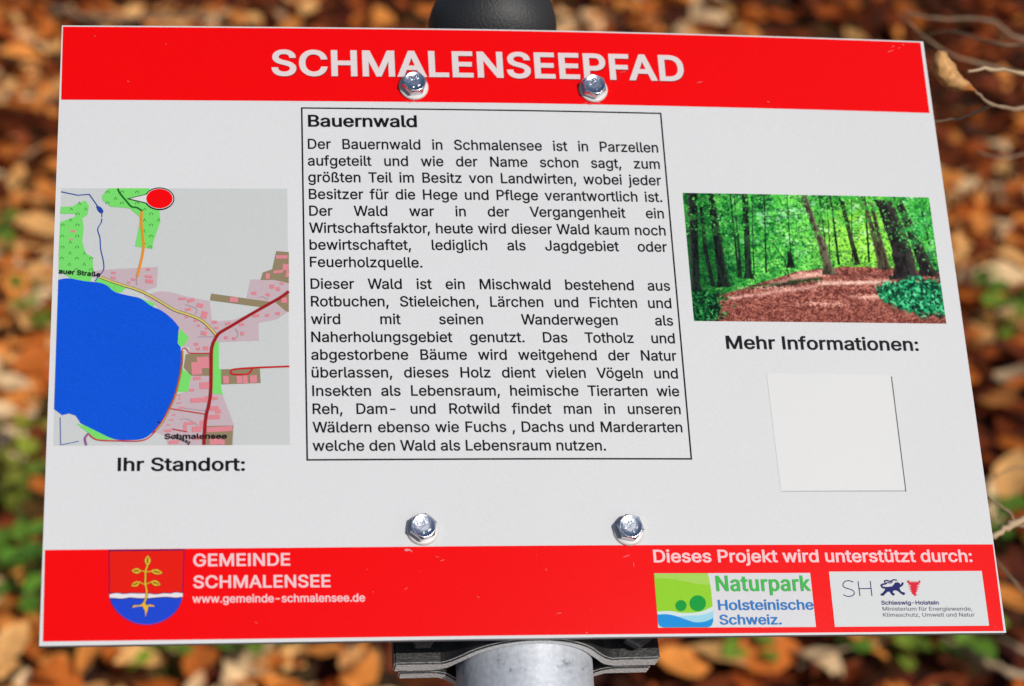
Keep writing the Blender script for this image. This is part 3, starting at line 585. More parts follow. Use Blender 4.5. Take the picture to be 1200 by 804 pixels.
M_WHITE = print_mat('white_film', (228, 229, 231), 0.15, 0.06, 0.10)
M_EDGE = print_mat('panel_edge', (205, 205, 208), 0.5, 0.03)
M_RED = print_mat('red_ink', (252, 6, 7), 0.15, 0.07, 0.04)
M_REDSHADE = print_mat('dark_red_ink', (150, 8, 10), 0.2)
M_LETTER = print_mat('white_lettering', (234, 222, 222), 0.2)
M_PINKLET = print_mat('pale_lettering', (250, 205, 210), 0.2)
M_BLACK = print_mat('black_ink', (22, 22, 26), 0.2, 0.1)
M_GREY = print_mat('grey_ink', (105, 110, 116), 0.2)

def build_panel():
    NX, NY, T = 60, 42, 0.003
    bm = bmesh.new()
    grid = lambda dz: [bm.verts.new((-W2 + 2 * W2 * i / NX, -H2 + 2 * H2 * j / NY, warp(-W2 + 2 * W2 * i / NX, -H2 + 2 * H2 * j / NY) + dz)) for j in range(NY + 1) for i in range(NX + 1)]
    top, bot = grid(0), grid(-T)
    q = lambda i, j: j * (NX + 1) + i
    for j in range(NY):
        for i in range(NX):
            f = bm.faces.new((top[q(i, j)], top[q(i + 1, j)], top[q(i + 1, j + 1)], top[q(i, j + 1)])); f.smooth = True
            f = bm.faces.new((bot[q(i, j + 1)], bot[q(i + 1, j + 1)], bot[q(i + 1, j)], bot[q(i, j)])); f.smooth = True; f.material_index = 1
    rim = [q(i, 0) for i in range(NX)] + [q(NX, j) for j in range(NY)] + [q(i, NY) for i in range(NX, 0, -1)] + [q(0, j) for j in range(NY, 0, -1)]
    et = [bm.verts.new(top[k].co) for k in rim]; eb = [bm.verts.new(bot[k].co) for k in rim]
    for k in range(len(rim)):
        f = bm.faces.new((et[k], eb[k], eb[(k + 1) % len(rim)], et[(k + 1) % len(rim)])); f.material_index = 1
    bm.normal_update()
    return link_bm('panel', bm, [M_WHITE, M_EDGE], sign)
build_panel()

print_part('header_band', [(0, [P([(73.8, 31.3), (1078.6, 50.0), (1089.3, 132.6), (71.6, 117.0)])])], 1, M_RED, sign)
print_part('footer_band', [(0, [P([(52.6, 644.6), (1163.4, 638.0), (1176.2, 739.6), (50.2, 752.0)])])], 1, M_RED, sign)

# title with its printed offset edge
ttl = px_text('SCHMALENSEEPFAD', (318.4, 87.9), (802.4, 94.6), 28.3, 0.023, spacing=0.014, weight_y=0.020)
edge = [[[(x + 0.00022, y - 0.00045) for x, y in l] for l in g] for g in ttl]
print_part('title_lettering', [(0, g, 0) for g in edge] + [(1, g, 1) for g in ttl], 2, [M_REDSHADE, M_LETTER], sign, 0.03)

# text box
def frame_box():
    o = [(352.6, 125.8), (775.0, 132.2), (811.2, 538.8), (359.0, 540.0)]
    oL = P(o); cx = sum(p[0] for p in oL) / 4; cy = sum(p[1] for p in oL) / 4
    t = 0.00075
    iL = [(p[0] + (t if p[0] < cx else -t), p[1] + (t if p[1] < cy else -t)) for p in oL]
    g = [(0, [[oL[k], oL[(k + 1) % 4], iL[(k + 1) % 4], iL[k]]]) for k in range(4)]
    print_part('text_frame', g, 1, M_BLACK, sign)
frame_box()
text_part('heading_lettering', [px_text('Bauernwald', (361, 148.3), (488.8, 148.9), 13.4, 0.022, weight_y=0.016)], M_BLACK, 1, sign)
A = lambda x, y: (340 + x / 2.5, 110 + y / 2.5)
B = lambda x, y: (340 + x / 2.5, 320 + y / 2.5)
body = [('Der Bauernwald in Schmalensee ist in Parzellen', A(52, 161), A(1079, 172)),
        ('aufgeteilt und wie der Name schon sagt, zum', A(52, 210), A(1084, 220)),
        ('größten Teil im Besitz von Landwirten, wobei jeder', A(53, 258.5), A(1088, 268)),
        ('Besitzer für die Hege und Pflege verantwortlich ist.', A(55, 308), A(1091, 317)),
        ('Der Wald war in der Vergangenheit ein', A(56, 357), A(1096, 365)),
        ('Wirtschaftsfaktor, heute wird dieser Wald kaum noch', A(56, 407), A(1101, 415)),
        ('bewirtschaftet, lediglich als Jagdgebiet oder', A(57, 456.5), A(1105, 463)),
        ('Feuerholzquelle.', A(58, 507), A(388, 509)),
        ('Dieser Wald ist ein Mischwald bestehend aus', B(60, 46), B(1114, 52)),
        ('Rotbuchen, Stieleichen, Lärchen und Fichten und', B(61, 97.5), B(1118, 103)),
        ('wird mit seinen Wanderwegen als', B(61, 149.5), B(1123, 154)),
        ('Naherholungsgebiet genutzt. Das Totholz und', B(62, 202), B(1128, 206)),
        ('abgestorbene Bäume wird weitgehend der Natur', B(62, 254), B(1133, 257)),
        ('überlassen, dieses Holz dient vielen Vögeln und', B(63, 306), B(1137, 309)),
        ('Insekten als Lebensraum, heimische Tierarten wie', B(65, 360), B(1141, 361)),
        ('Reh, Dam- und Rotwild findet man in unseren', B(66, 413), B(1145, 413.5)),
        ('Wäldern ebenso wie Fuchs , Dachs und Marderarten', B(66, 467), B(1150, 466.5)),
        ('welche den Wald als Lebensraum nutzen.', B(66, 521), B(926, 520))]
def body_lines():
    out = []
    # letter width from the fullest line
    ref = [t for t in body if t[0].startswith('Wirtschaftsf')][0]
    a, b = L(*ref[1]), L(*ref[2])
    tot = sum(FONT[c][0] + KERN.get(ref[0][i:i + 2], 0) for i, c in enumerate(ref[0])) + 0.02 * ref[0].count(' ')
    sx = (b[0] - a[0]) / tot
    for s, p, q in body:
        k = 11.5 + 0.7 * (p[1] - 174) / 350
        js = sx if not s.startswith(('Feuer', 'welche')) else None
        out.append(px_text(s, p, q, k, 0.0125, just=js))
    return out
text_part('body_lettering', body_lines(), M_BLACK, 1, sign)

tag(text_part('caption_lettering', [px_text('Ihr Standort:', (137.7, 551.8), (287.2, 551.5), 15.0, 0.021, spacing=.006, weight_y=0.016)], M_BLACK, 1, sign),
    'black caption below the map reading Ihr Standort')
tag(text_part('caption_lettering', [px_text('Mehr Informationen:', (851.4, 408.6), (1077.0, 411.0), 14.8, 0.021, spacing=.006, weight_y=0.016)], M_BLACK, 1, sign),
    'black caption below the forest picture reading Mehr Informationen')
text_part('municipality_lettering', [px_text('GEMEINDE', (226.4, 663.6), (340.2, 662.6), 14.2, 0.019, spacing=.008, weight_y=.015),
                                     px_text('SCHMALENSEE', (226.4, 689.1), (387.5, 687.9), 14.2, 0.019, spacing=.008, weight_y=.015)], M_PINKLET, 2, sign)
text_part('web_address_lettering', [px_text('www.gemeinde-schmalensee.de', (225.4, 706.4), (427.8, 704.9), 9.2, 0.018, weight_y=.014)], M_PINKLET, 2, sign)
text_part('sponsor_lettering', [px_text('Dieses Projekt wird unterstützt durch:', (766.2, 658.9), (1139.8, 658.4), 14.2, 0.019, weight_y=.015)], M_PINKLET, 2, sign)

# white square beside the caption (a printed card with a grey drop edge, blank here)
def info_card():
    q = [(898.2, 437.6), (1043.6, 439.6), (1060.6, 574.6), (915.0, 575.4)]
    s = [(1043.6, 441.0), (1045.2, 441.4), (1062.2, 576.4), (1060.4, 575.6)]
    s2 = [(916.5, 575.2), (1060.6, 574.4), (1062.2, 576.2), (917.0, 576.4)]
    print_part('blank_card', [(1, [P(s)], 0), (2, [P(s2)], 0), (0, [P(q)], 1)], 1,
               [print_mat('card_white', (233, 234, 234), 0.2, .03), print_mat('card_grey_edge', (96, 98, 104), 0.2), print_mat('card_pale_edge', (190, 192, 196), 0.2)], sign)
info_card()

# ------------------------------------------------------------------ the map
Z1 = lambda x, y: (60 + x / 6.7, 215 + y / 6.7)
Z2 = lambda x, y: (200 + x / 6.993, 285 + y / 6.993)
Z3 = lambda x, y: (180 + x / 5.958, 395 + y / 5.958)
ZA = lambda x, y: (40 + x / 3.653, 200 + y / 3.653)
ZB = lambda x, y: (40 + x / 3.653, 380 + y / 3.653)
PXM = 0.00041                      # metres of board per photograph pixel, about

mp = print_part('map_print', [(0, [P([(71.8, 220.8), (336.6, 221.2), (339.7, 521.2), (62.4, 522.4)])])], 1,
                print_mat('map_paper', (208, 212, 212), 0.2, 0.06, 0.1), sign)
M_WOOD = print_mat('map_green', (124, 226, 112), 0.15)
M_LAKE = print_mat('map_blue', (16, 88, 224), 0.15, 0.20, 0.10)
M_SETT = print_mat('map_mauve', (203, 182, 190), 0.15)
M_HOUSE = print_mat('map_pink', (226, 140, 150), 0.15)
M_COMM = print_mat('map_olive', (150, 135, 105), 0.15)
M_LINE = print_mat('map_grey_line', (170, 164, 170), 0.15)
M_ROAD = print_mat('map_dark_red', (160, 30, 36), 0.15)
M_ROUTE = print_mat('map_red', (205, 40, 42), 0.15)
M_YEL = print_mat('map_yellow', (222, 205, 110), 0.15)
M_OLINE = print_mat('map_olive_line', (112, 96, 60), 0.15)
M_ORANGE = print_mat('map_orange', (236, 150, 40), 0.15)
M_DGREEN = print_mat('map_dark_green', (25, 110, 40), 0.15)
M_BLUEL = print_mat('map_stream_blue', (32, 74, 176), 0.15)
M_PURP = print_mat('map_purple', (150, 90, 150), 0.15)
M_PALEW = print_mat('map_white', (224, 226, 226), 0.15)

# settlement area
sett = [P([(385, 680), (840, 655), (828, 815), (700, 860), (560, 804), (330, 735), (335, 690)], Z1),
        P([(0, 400), (140, 440), (320, 475), (338, 630), (400, 640), (520, 628), (720, 555), (722, 800), (380, 812), (352, 850), (90, 850), (60, 720), (0, 620), (-220, 430), (-100, 395)], Z2),
        P([(655, 297), (840, 300), (968, 330), (968, 560), (870, 625), (720, 655), (600, 690), (520, 640), (860, 490), (622, 448)], Z2),
        P([(250, 0), (450, 0), (400, 110), (398, 270), (480, 400), (560, 610), (555, 755), (100, 755), (80, 690), (20, 668), (110, 510), (160, 400), (240, 380), (262, 270), (250, 60)], Z3)]
som = print_part('settlement_area', [(0, [s], i * 0.15) for i, s in enumerate(sett)], 2, M_SETT, mp)
comm = [P([(865, 66), (968, 74), (968, 330), (850, 302), (736, 304), (756, 240), (832, 215)], Z2),
        P([(332, 414), (820, 482), (740, 526), (322, 470)], Z2),
        P([(860, 488), (968, 400), (968, 565), (945, 560)], Z2),
        P([(225, 120), (398, 112), (396, 272), (262, 272), (210, 215)], Z3),
        P([(466, 226), (742, 222), (748, 322), (472, 332)], Z3),
        P([(372, 622), (556, 618), (548, 755), (350, 755)], Z3)]
print_part('commercial_area', [(0, [s]) for s in comm], 3, M_COMM, mp)

def woods():
    g = [P([(75, 185), (170, 182), (205, 160), (268, 135), (297, 180), (285, 250), (245, 275), (256, 350), (245, 460), (272, 550), (325, 580), (333, 695), (300, 800), (200, 770), (60, 690), (60, 560), (72, 305), (190, 262), (190, 240), (72, 240)], Z1),
         P([(448, 40), (770, 40), (800, 100), (850, 220), (858, 300), (800, 470), (795, 515), (658, 495), (700, 290), (690, 260), (620, 200), (575, 192), (470, 185), (405, 135), (398, 100)], Z1),
         P([(360, 740), (480, 775), (600, 808), (560, 850), (480, 850), (390, 790), (345, 770)], Z1),
         P([(285, 478), (385, 495), (380, 520), (350, 525), (300, 495)], ZA), P([(455, 548), (520, 570), (510, 582), (480, 575)], ZA),
         P([(75, 700), (150, 775), (120, 830), (60, 870), (60, 760)], Z2),
         P([(190, 190), (205, 225), (262, 270), (240, 385), (170, 382), (165, 340)], Z3),
         P([(412, 60), (430, 30), (455, 35), (456, 225), (470, 225), (472, 360), (484, 402), (410, 395), (405, 260)], Z3),
         P([(180, 425), (235, 440), (345, 494), (270, 495), (230, 465)], ZB)]
    out = [(0, [s]) for s in g]
    def mark(x, y, kind):
        if kind:
            c = smooth_pts([(x - 9, y + 6), (x - 13, y - 4), (x, y - 12), (x + 13, y - 4), (x + 9, y + 6)], 3)
        else:
            c = [(x - 11, y + 10), (x, y - 12), (x + 11, y + 10)]
        out.append((1, [stroke(P(c, Z1), PXM * .55)], 1))
    for x, y, k in [(158, 205, 0), (272, 205, 0), (208, 245, 1), (152, 290, 0), (90, 332, 1), (206, 332, 1), (88, 420, 1), (205, 420, 1), (150, 464, 0), (88, 506, 1), (204, 506, 1),
                    (147, 550, 0), (262, 552, 0), (84, 594, 1), (202, 594, 1), (314, 594, 1), (143, 638, 0), (260, 638, 0), (198, 682, 1), (314, 682, 1),
                    (443, 74, 1), (505, 122, 0), (558, 74, 1), (443, 158, 1), (556, 160, 1), (675, 74, 1), (675, 160, 1), (734, 205, 0), (785, 245, 1), (843, 290, 0), (732, 292, 0),
                    (784, 332, 1), (730, 378, 0), (783, 420, 1), (728, 470, 0), (778, 505, 1), (222, 160, 0)]:
        mark(x, y, k)
    print_part('woodland', out, 4, [M_WOOD, M_DGREEN], mp, 0.02)
woods()

lake = smooth_pts([ZA(104, 468), ZA(150, 462), ZA(215, 474), ZA(275, 480), ZA(310, 492), ZA(345, 520), ZA(400, 535), ZA(455, 548), ZA(500, 580), ZA(545, 600), ZA(590, 635), ZA(621, 672)], 3)
lake += [ZA(617, 690), ZA(614, 740), ZA(628, 757)]
lake += smooth_pts([ZB(628, 110), ZB(632, 180), ZB(610, 285), ZB(570, 380), ZB(520, 450), ZB(470, 490), ZB(400, 497), ZB(340, 492), ZB(270, 460), ZB(200, 425)], 3)
lake += [ZB(178, 392), ZB(150, 383), ZB(120, 390), ZB(86, 364)]
print_part('lake', [(0, [P(lake)])], 5, M_LAKE, mp)

def houses():
    g = []
    def h(fn, x, y, a, b, rot=0.0):
        c, s = math.cos(rot), math.sin(rot)
        g.append((0, [P([(x + u * c - v * s, y + u * s + v * c) for u, v in ((-a, -b), (a, -b), (a, b), (-a, b))], fn)], random.random() * .6))
    for x, y, a, b in [(762, 678, 16, 10), (490, 704, 18, 8), (487, 744, 18, 9), (765, 733, 30, 10), (770, 770, 30, 15), (645, 755, 18, 9), (610, 780, 12, 8), (172, 378, 20, 9), (160, 442, 12, 6)]: h(Z1, x, y, a, b, .1)
    for x, y, a, b in [(95, 457, 30, 10), (165, 470, 30, 14), (240, 512, 26, 16), (142, 545, 24, 11), (275, 590, 24, 28), (130, 607, 14, 10), (205, 635, 15, 9), (358, 650, 20, 12), (228, 677, 12, 9),
                       (272, 740, 24, 17), (375, 697, 17, 9), (300, 700, 16, 8), (468, 660, 22, 9), (582, 668, 20, 11), (586, 742, 15, 14), (455, 776, 14, 12), (830, 357, 18, 16), (880, 378, 17, 16),
                       (684, 412, 20, 12), (797, 425, 17, 12), (700, 596, 26, 12), (790, 594, 16, 12), (878, 578, 18, 12), (910, 115, 48, 14), (940, 200, 24, 26), (795, 272, 18, 22), (880, 236, 40, 12),
                       (518, 465, 34, 20), (930, 470, 24, 22), (955, 255, 12, 26), (520, 786, 16, 8), (910, 333, 16, 8)]: h(Z2, x, y, a, b, random.uniform(-.3, .3))
    for x, y, a, b in [(297, 52, 16, 10), (312, 85, 15, 10), (363, 80, 18, 14), (304, 290, 26, 11), (355, 340, 34, 24), (266, 372, 18, 9), (318, 442, 60, 16), (388, 425, 30, 12), (430, 430, 20, 10),
                       (425, 500, 30, 16), (450, 520, 20, 14), (415, 560, 48, 16), (240, 605, 26, 10), (300, 645, 32, 20), (220, 630, 12, 20), (270, 605, 28, 8), (460, 645, 90, 18), (335, 615, 12, 30),
                       (310, 705, 30, 12), (505, 300, 20, 26), (600, 298, 20, 26), (640, 298, 16, 30), (697, 295, 24, 26), (300, 220, 36, 44), (345, 180, 42, 40), (180, 410, 12, 4), (180, 432, 10, 4),
                       (176, 462, 16, 4), (195, 495, 20, 6), (140, 545, 12, 4), (125, 580, 16, 4), (105, 615, 14, 4), (100, 655, 24, 8), (140, 735, 34, 12), (430, 730, 40, 22), (480, 735, 16, 18), (505, 8, 12, 8), (560, 8, 10, 6)]: h(Z3, x, y, a, b, -.06)
    print_part('house_blocks', g, 5, M_HOUSE, mp, 0.02)
houses()

def line(fn, pts, wpx, sm=True):
    return stroke(smooth_pts(P(pts, fn), 4) if sm else P(pts, fn), wpx * PXM)

lanes = [line(Z2, [(120, 505), (170, 520), (215, 545), (200, 590)], .7), line(Z2, [(528, 700), (550, 735), (545, 775)], 1.0), line(Z2, [(720, 450), (750, 440), (800, 465)], .6),
         line(Z2, [(225, 770), (375, 768)], .7), line(Z1, [(672, 735), (672, 800)], .9), line(Z3, [(185, 575), (240, 575), (290, 605), (310, 620)], .7), line(Z3, [(215, 500), (360, 515)], .6)]
print_part('lane', [(0, [s], i * .1) for i, s in enumerate(lanes)], 6, M_LINE, mp, 0.02)

village = [Z1(385, 738), Z1(480, 775), Z1(560, 800), ZA(385, 494), ZA(430, 507), ZA(480, 528), ZA(540, 562), ZA(600, 598), ZA(660, 618), ZA(715, 642), ZA(750, 672), ZA(778, 704)]
v = smooth_pts(P(village), 4)
shore = [Z3(200, 100), Z3(196, 190), Z3(178, 300), Z3(150, 410), Z3(110, 500), Z3(65, 590), Z3(0, 670)]
s_ = smooth_pts(P(shore), 4)
print_part('side_road', [(0, [stroke(v, 3.1 * PXM)]), (1, [stroke(v, 1.9 * PXM)], 1), (0, [stroke(s_, 2.4 * PXM)]), (1, [stroke(s_, 1.2 * PXM)], 1)], 6.3, [M_OLINE, M_YEL], mp, 0.02)
route = [line(Z3, [(398, 115), (260, 115), (240, 100), (225, 82), (205, 82), (198, 110), (196, 190), (172, 320), (146, 415), (106, 505), (60, 590), (-5, 672)], 1.0),
         line(Z3, [(115, 502), (365, 541)], 1.1, False), line(Z3, [(130, 644), (235, 664)], 1.2, False),
         line(ZB, [(520, 458), (490, 488), (450, 501), (380, 501), (270, 496), (232, 468)], 1.3),
         line(Z3, [(948, 207), (700, 217), (560, 228), (540, 245), (555, 262), (650, 262), (680, 240), (690, 218)], 1.9)]
print_part('footpath', [(0, [s], i * .15) for i, s in enumerate(route)] + [(1, [line(ZB, [(234, 468), (218, 490), (224, 520)], 2.2)], 0.9)], 7.6, [M_ROUTE, M_PURP], mp, 0.02)
mr = [Z2(968, 398), Z2(900, 448), Z2(800, 505), Z2(650, 590), Z2(500, 680), Z2(400, 740), Z2(362, 795), Z3(412, 60), Z3(404, 110), Z3(402, 300), Z3(398, 400), Z3(385, 480), Z3(366, 560), Z3(355, 680), Z3(352, 755)]
print_part('main_road', [(0, [stroke(smooth_pts(P(mr), 4), 3.4 * PXM)])], 9, M_ROAD, mp, 0.02)
stream = [line(Z1, [(78, 68), (210, 95), (300, 88), (330, 130), (375, 195)], 1.0, False), line(Z1, [(398, 235), (399, 268)], .8, False),
          line(Z1, [(398, 278), (394, 310), (366, 362), (384, 430), (390, 520), (410, 610), (412, 680), (375, 730), (345, 770)], 1.0),
          smooth_pts(P([(355, 180), (390, 190), (410, 220), (400, 238), (372, 222)], Z1), 4, True),
          line(ZB, [(112, 400), (114, 518), (192, 502)], .7, False)]
print_part('stream', [(0, [s], i * .1) for i, s in enumerate(stream)], 7, M_BLUEL, mp, 0.02)
print_part('trail', [(0, [line(Z1, [(712, 220), (708, 310), (722, 440), (724, 520), (705, 620), (675, 735)], 2.6)]),
                     (1, [line(Z1, [(524, 42), (540, 80), (590, 140), (630, 185), (675, 193), (716, 220)], 1.8)], 1)], 7, [M_ORANGE, M_DGREEN], mp, 0.02)

def marker():
    c = Z1(850, 124)
    cx, cy = c
    def drop(k, tipk):
        pts = [Z1(592 + 16 * tipk, 124)]
        el = [(cx + (17.5 + k) * math.cos(a), cy + (13.2 + k) * math.sin(a)) for a in [R(q) for q in range(-156, 157, 8)]]
        return P(pts + [(x, y) for x, y in el])
    o = drop(0, 0); i = drop(-1.3, 1.6)
    print_part('location_marker', [(0, [o]), (1, [i], 1), (2, [P(circle(cx, cy, 15.4, 11.4, 40))], 2)], 9, [M_BLACK, M_PALEW, M_RED], mp)
marker()
mt = [px_text('Schmalensee', (193.1, 514.9), (266.0, 514.6), 5.9, 0.017), px_text('auer Straße', (69.1, 320.9), (117.8, 325.0), 5.2, 0.016),
      px_text('Seeweg', (203, 513.2), (222.2, 521.0), 3.8, 0.014)]
print_part('place_lettering', [(0, g, 3) for ln in mt for g in ln], 10, [M_BLACK, M_PALEW], mp, 0.03)
print_part('jetty', [(0, [P([(28, 590), (50, 600), (46, 606), (24, 597)], Z3)])], 8, print_mat('map_navy', (22, 30, 80)), mp)


# ------------------------------------------------------------------ the printed woodland picture
def forest_print():
    NX, NY = 540, 278
    CX0, CX1, CY0, CY1 = 68.0, 1128.0, 55.0, 582.0
    TLc, TRc, BRc, BLc = [L(780 + x / 3.4286, 210 + y / 3.4286) for x, y in ((68, 55), (1058, 74), (1128, 581), (114, 570))]
    U, Vv = np.meshgrid(np.linspace(0, 1, NX + 1), np.linspace(0, 1, NY + 1))
    r2 = np.random.default_rng(11)
    def vnoise(fx, fy, seed, octv=3):
        r = np.random.default_rng(seed); tot = 0; amp = 1; s = 0
        for o in range(octv):
            gx, gy = int(fx * 2 ** o) + 2, int(fy * 2 ** o) + 2
            g = r.uniform(0, 1, (gy + 1, gx + 1))
            x = U * fx * 2 ** o; y = Vv * fy * 2 ** o
            xi = x.astype(int); yi = y.astype(int); a = x - xi; b = y - yi
            a = a * a * (3 - 2 * a); b = b * b * (3 - 2 * b)
            tot = tot + amp * ((g[yi, xi] * (1 - a) + g[yi, xi + 1] * a) * (1 - b) + (g[yi + 1, xi] * (1 - a) + g[yi + 1, xi + 1] * a) * b)
            s += amp; amp *= .6
        return tot / s
    u, v = U, Vv
    S = lambda e0, e1, x: np.clip((x - e0) / (e1 - e0), 0, 1) ** 2 * (3 - 2 * np.clip((x - e0) / (e1 - e0), 0, 1))
    def c(*a): return np.array(a, float)
    def mix(img, col, m): return img * (1 - m[..., None]) + np.asarray(col) * m[..., None]
    # canopy
    n1 = vnoise(7, 5, 1, 4); n2 = vnoise(34, 22, 2, 3); n3 = vnoise(90, 46, 3, 2)
    f = n1 * .4 + n2 * .38 + n3 * .3
    base_d, base_m, base_l = c(14, 66, 36), c(48, 150, 56), c(128, 216, 96)
    img = np.zeros(u.shape + (3,)) + base_d
    img = mix(img, base_m, S(.36, .54, f)); img = mix(img, base_l, S(.50, .78, f + .06 * S(.1, .4, u)))
    glow = np.exp(-((u - .72) / .2) ** 2 - ((v - .34) / .3) ** 2)
    img = mix(img, c(150, 215, 70), S(.1, .8, glow * (.6 + f)) * .85)
    img = mix(img, c(8, 45, 30), (1 - S(.0, .26, u)) * .55)
    sky = S(.60, .72, vnoise(40, 24, 8, 2)) * (1 - S(.3, .62, v)) * S(.1, .3, u) * .5
    img = mix(img, c(205, 240, 225), sky)
    br = S(.64, .72, vnoise(22, 70, 9, 2)) * .4
    img = mix(img, c(20, 60, 30), br)
    # leaves: thousands of small light and dark flecks
    H_, W_ = u.shape
    YY, XX = np.mgrid[0:H_, 0:W_]
    def fleck(k, area, size, colour, alpha=.75, flat=.55):
        nonlocal img
        for _ in range(k):
            fu, fv = area()
            if fu is None: continue
            cx_, cy_ = fu * (W_ - 1), fv * (H_ - 1); a = size(fv) * r2.uniform(.6, 1.5); b_ = a * r2.uniform(.35, flat + .2); th = r2.uniform(0, 3.14)
            x0, x1, y0, y1 = int(max(0, cx_ - a - 1)), int(min(W_, cx_ + a + 2)), int(max(0, cy_ - a - 1)), int(min(H_, cy_ + a + 2))
            if x1 <= x0 or y1 <= y0: continue
            dx, dy = XX[y0:y1, x0:x1] - cx_, YY[y0:y1, x0:x1] - cy_
            q = ((dx * math.cos(th) + dy * math.sin(th)) / a) ** 2 + ((-dx * math.sin(th) + dy * math.cos(th)) / b_) ** 2
            m_ = np.clip(1.25 - q, 0, 1) * alpha
            img[y0:y1, x0:x1] = img[y0:y1, x0:x1] * (1 - m_[..., None]) + np.asarray(colour(fu, fv)) * m_[..., None]
    def canopy_col(fu, fv):
        near = math.exp(-((fu - .70) / .24) ** 2 - ((fv - .34) / .34) ** 2)
        lum = r2.uniform(0, 1) ** 1.2 * (.50 + .5 * near + .18 * (fu > .15)) * (1 if fu > .12 else .55)
        return c(10, 52, 26) * (1 - lum) + (c(170, 235, 92) * near + c(120, 226, 118) * (1 - near)) * lum
    fleck(7500, lambda: (r2.uniform(0, 1), r2.uniform(0, .78) ** 1.0), lambda v_: 2.6, canopy_col, .7)
    fleck(260, lambda: (r2.uniform(.12, .95), r2.uniform(0, .4)), lambda v_: 1.6, lambda a, b: c(214, 244, 220), .7)
    # ground
    hor = np.interp(u, [0, .12, .2, .3, .42, .52, .62, .78, .86, 1], [.80, .79, .74, .68, .605, .58, .56, .56, .57, .60]) + .012 * (n2 - .5)
    gm = S(0, .012, v - hor)
    g = vnoise(60, 60, 4, 3); g2 = vnoise(150, 110, 5, 2)
    gcol = mix(np.zeros(img.shape) + c(98, 52, 47), c(178, 116, 100), S(.3, .75, g * .55 + g2 * .45))
    gcol = mix(gcol, c(112, 58, 50), S(.72, 1.0, v) * .4)
    def streak(u0, v0, u1, v1, wd, k, col=(205, 160, 150)):
        nonlocal gcol
        t = np.clip((u - u0) / (u1 - u0), 0, 1); d = v - (v0 + (v1 - v0) * t) - .01 * (n2 - .5)
        m = np.exp(-(d / wd) ** 2) * (u > u0) * (u < u1) * k * (.5 + .9 * g)
        gcol = mix(gcol, c(*col), np.clip(m, 0, 1))
    streak(.13, .83, .5, .72, .014, .8); streak(.30, .72, .56, .60, .02, .8); streak(.5, .70, .8, .68, .014, .9, (215, 185, 170)); streak(.62, .80, .8, .79, .008, .6)
    streak(.18, .745, .42, .70, .018, .9, (40, 36, 30)); streak(.38, .695, .52, .665, .016, .9, (38, 62, 34)); streak(.20, .75, .36, .70, .006, .7, (90, 120, 60))
    streak(.55, .625, .85, .64, .012, .4, (60, 30, 30))
    img = img * (1 - gm[..., None]) + gcol * gm[..., None]
    gl = lambda fu: np.interp(fu, [0, .2, .42, .6, 1], [.82, .74, .61, .57, .62])
    def ground_spot():
        fu = r2.uniform(0, 1); g0 = gl(fu) + .012
        return fu, g0 + (1 - g0) * r2.uniform(0, 1) ** .8
    def ground_col(fu, fv):
        k = r2.uniform(0, 1)
        return c(60, 28, 26) if k < .35 else (c(134, 74, 62) if k < .7 else c(206, 150, 134))
    fleck(5200, ground_spot, lambda v_: .7 + 2.0 * max(0, v_ - .55), ground_col, .6, .4)
    for (su, sv, wd_) in ((.34, .74, .16), (.62, .69, .13), (.72, .80, .08), (.46, .63, .08), (.5, .86, .12)):     # sun on the path in the picture
        fleck(150, lambda: (su + r2.normal(0, wd_ * .5), sv + r2.normal(0, .010)), lambda v_: 2.2, lambda a, b: c(226, 178, 162), .5, .3)
    # trunks: polylines in picture fractions
    def fr(x, y):
        vv = (y - 60) / 515; x0 = 68 + 46 * vv; x1 = 1058 + 70 * vv
        return ((x - x0) / (x1 - x0), vv)
    def trunk(pts, w0, w1, col, lit=None, side=1, rough=.15):
        nonlocal img
        p = [fr(*q) for q in pts]
        yy = [q[1] for q in p]; xx = [q[0] for q in p]
        cx = np.interp(v, yy, xx); wv = np.interp(v, [yy[0], yy[-1]], [w0, w1]) / 1000
        wv = wv * (1 + rough * (n3 - .5) * 2) + .5 * wv * S(yy[-1] - .07, yy[-1], v) * (w1 > 20)
        m = (np.abs(u - cx) < wv / 2) & (v >= yy[0] - .002) & (v <= yy[-1] + .01 * (n3 - .5))
        tex = vnoise(140, 26, 21, 2)
        cc = mix(np.zeros(img.shape) + c(*col) * .75, c(*col) * 1.3, S(.3, .7, tex))
        if lit is not None:
            cc = mix(cc, c(*lit), S(.05, .5, side * (u - cx) / wv) * .7)
        img = np.where(m[..., None], cc, img)
    dk = (26, 34, 30)
    for x0, x1, yb, ww in [(255, 290, 400, 9), (390, 398, 380, 7), (270, 300, 405, 10), (440, 470, 120, 4), (655, 690, 345, 10), (690, 760, 345, 9), (795, 812, 330, 9), (1015, 1060, 260, 9), (480, 500, 365, 5), (610, 640, 300, 5), (880, 905, 270, 5), (640, 655, 330, 4), (740, 745, 335, 5), (340, 350, 390, 5)]:
        trunk([(x0, 60), (x1, yb)], ww * .6, ww, (30, 52, 32))
    trunk([(105, 60), (112, 250), (122, 455)], 38, 30, dk, (70, 78, 66), -1)
    trunk([(140, 120), (160, 300), (190, 440)], 12, 18, dk)
    trunk([(178, 60), (205, 250), (232, 440)], 24, 40, dk, (50, 62, 46), 1)
    trunk([(312, 60), (322, 250), (330, 405)], 22, 26, (30, 44, 32))
    trunk([(705, 85), (730, 200), (766, 342)], 12, 20, (44, 44, 34))
    trunk([(490, 300), (498, 360)], 18, 24, (24, 40, 26))
    trunk([(795, 90), (830, 220), (868, 360)], 14, 32, (58, 54, 42), (110, 112, 80), -1)
    trunk([(822, 90), (852, 220), (888, 362)], 14, 24, (60, 56, 44), (120, 120, 86), 1)
    trunk([(548, 62), (585, 170), (625, 270), (652, 385)], 20, 40, (74, 70, 56), (126, 122, 100), 1)
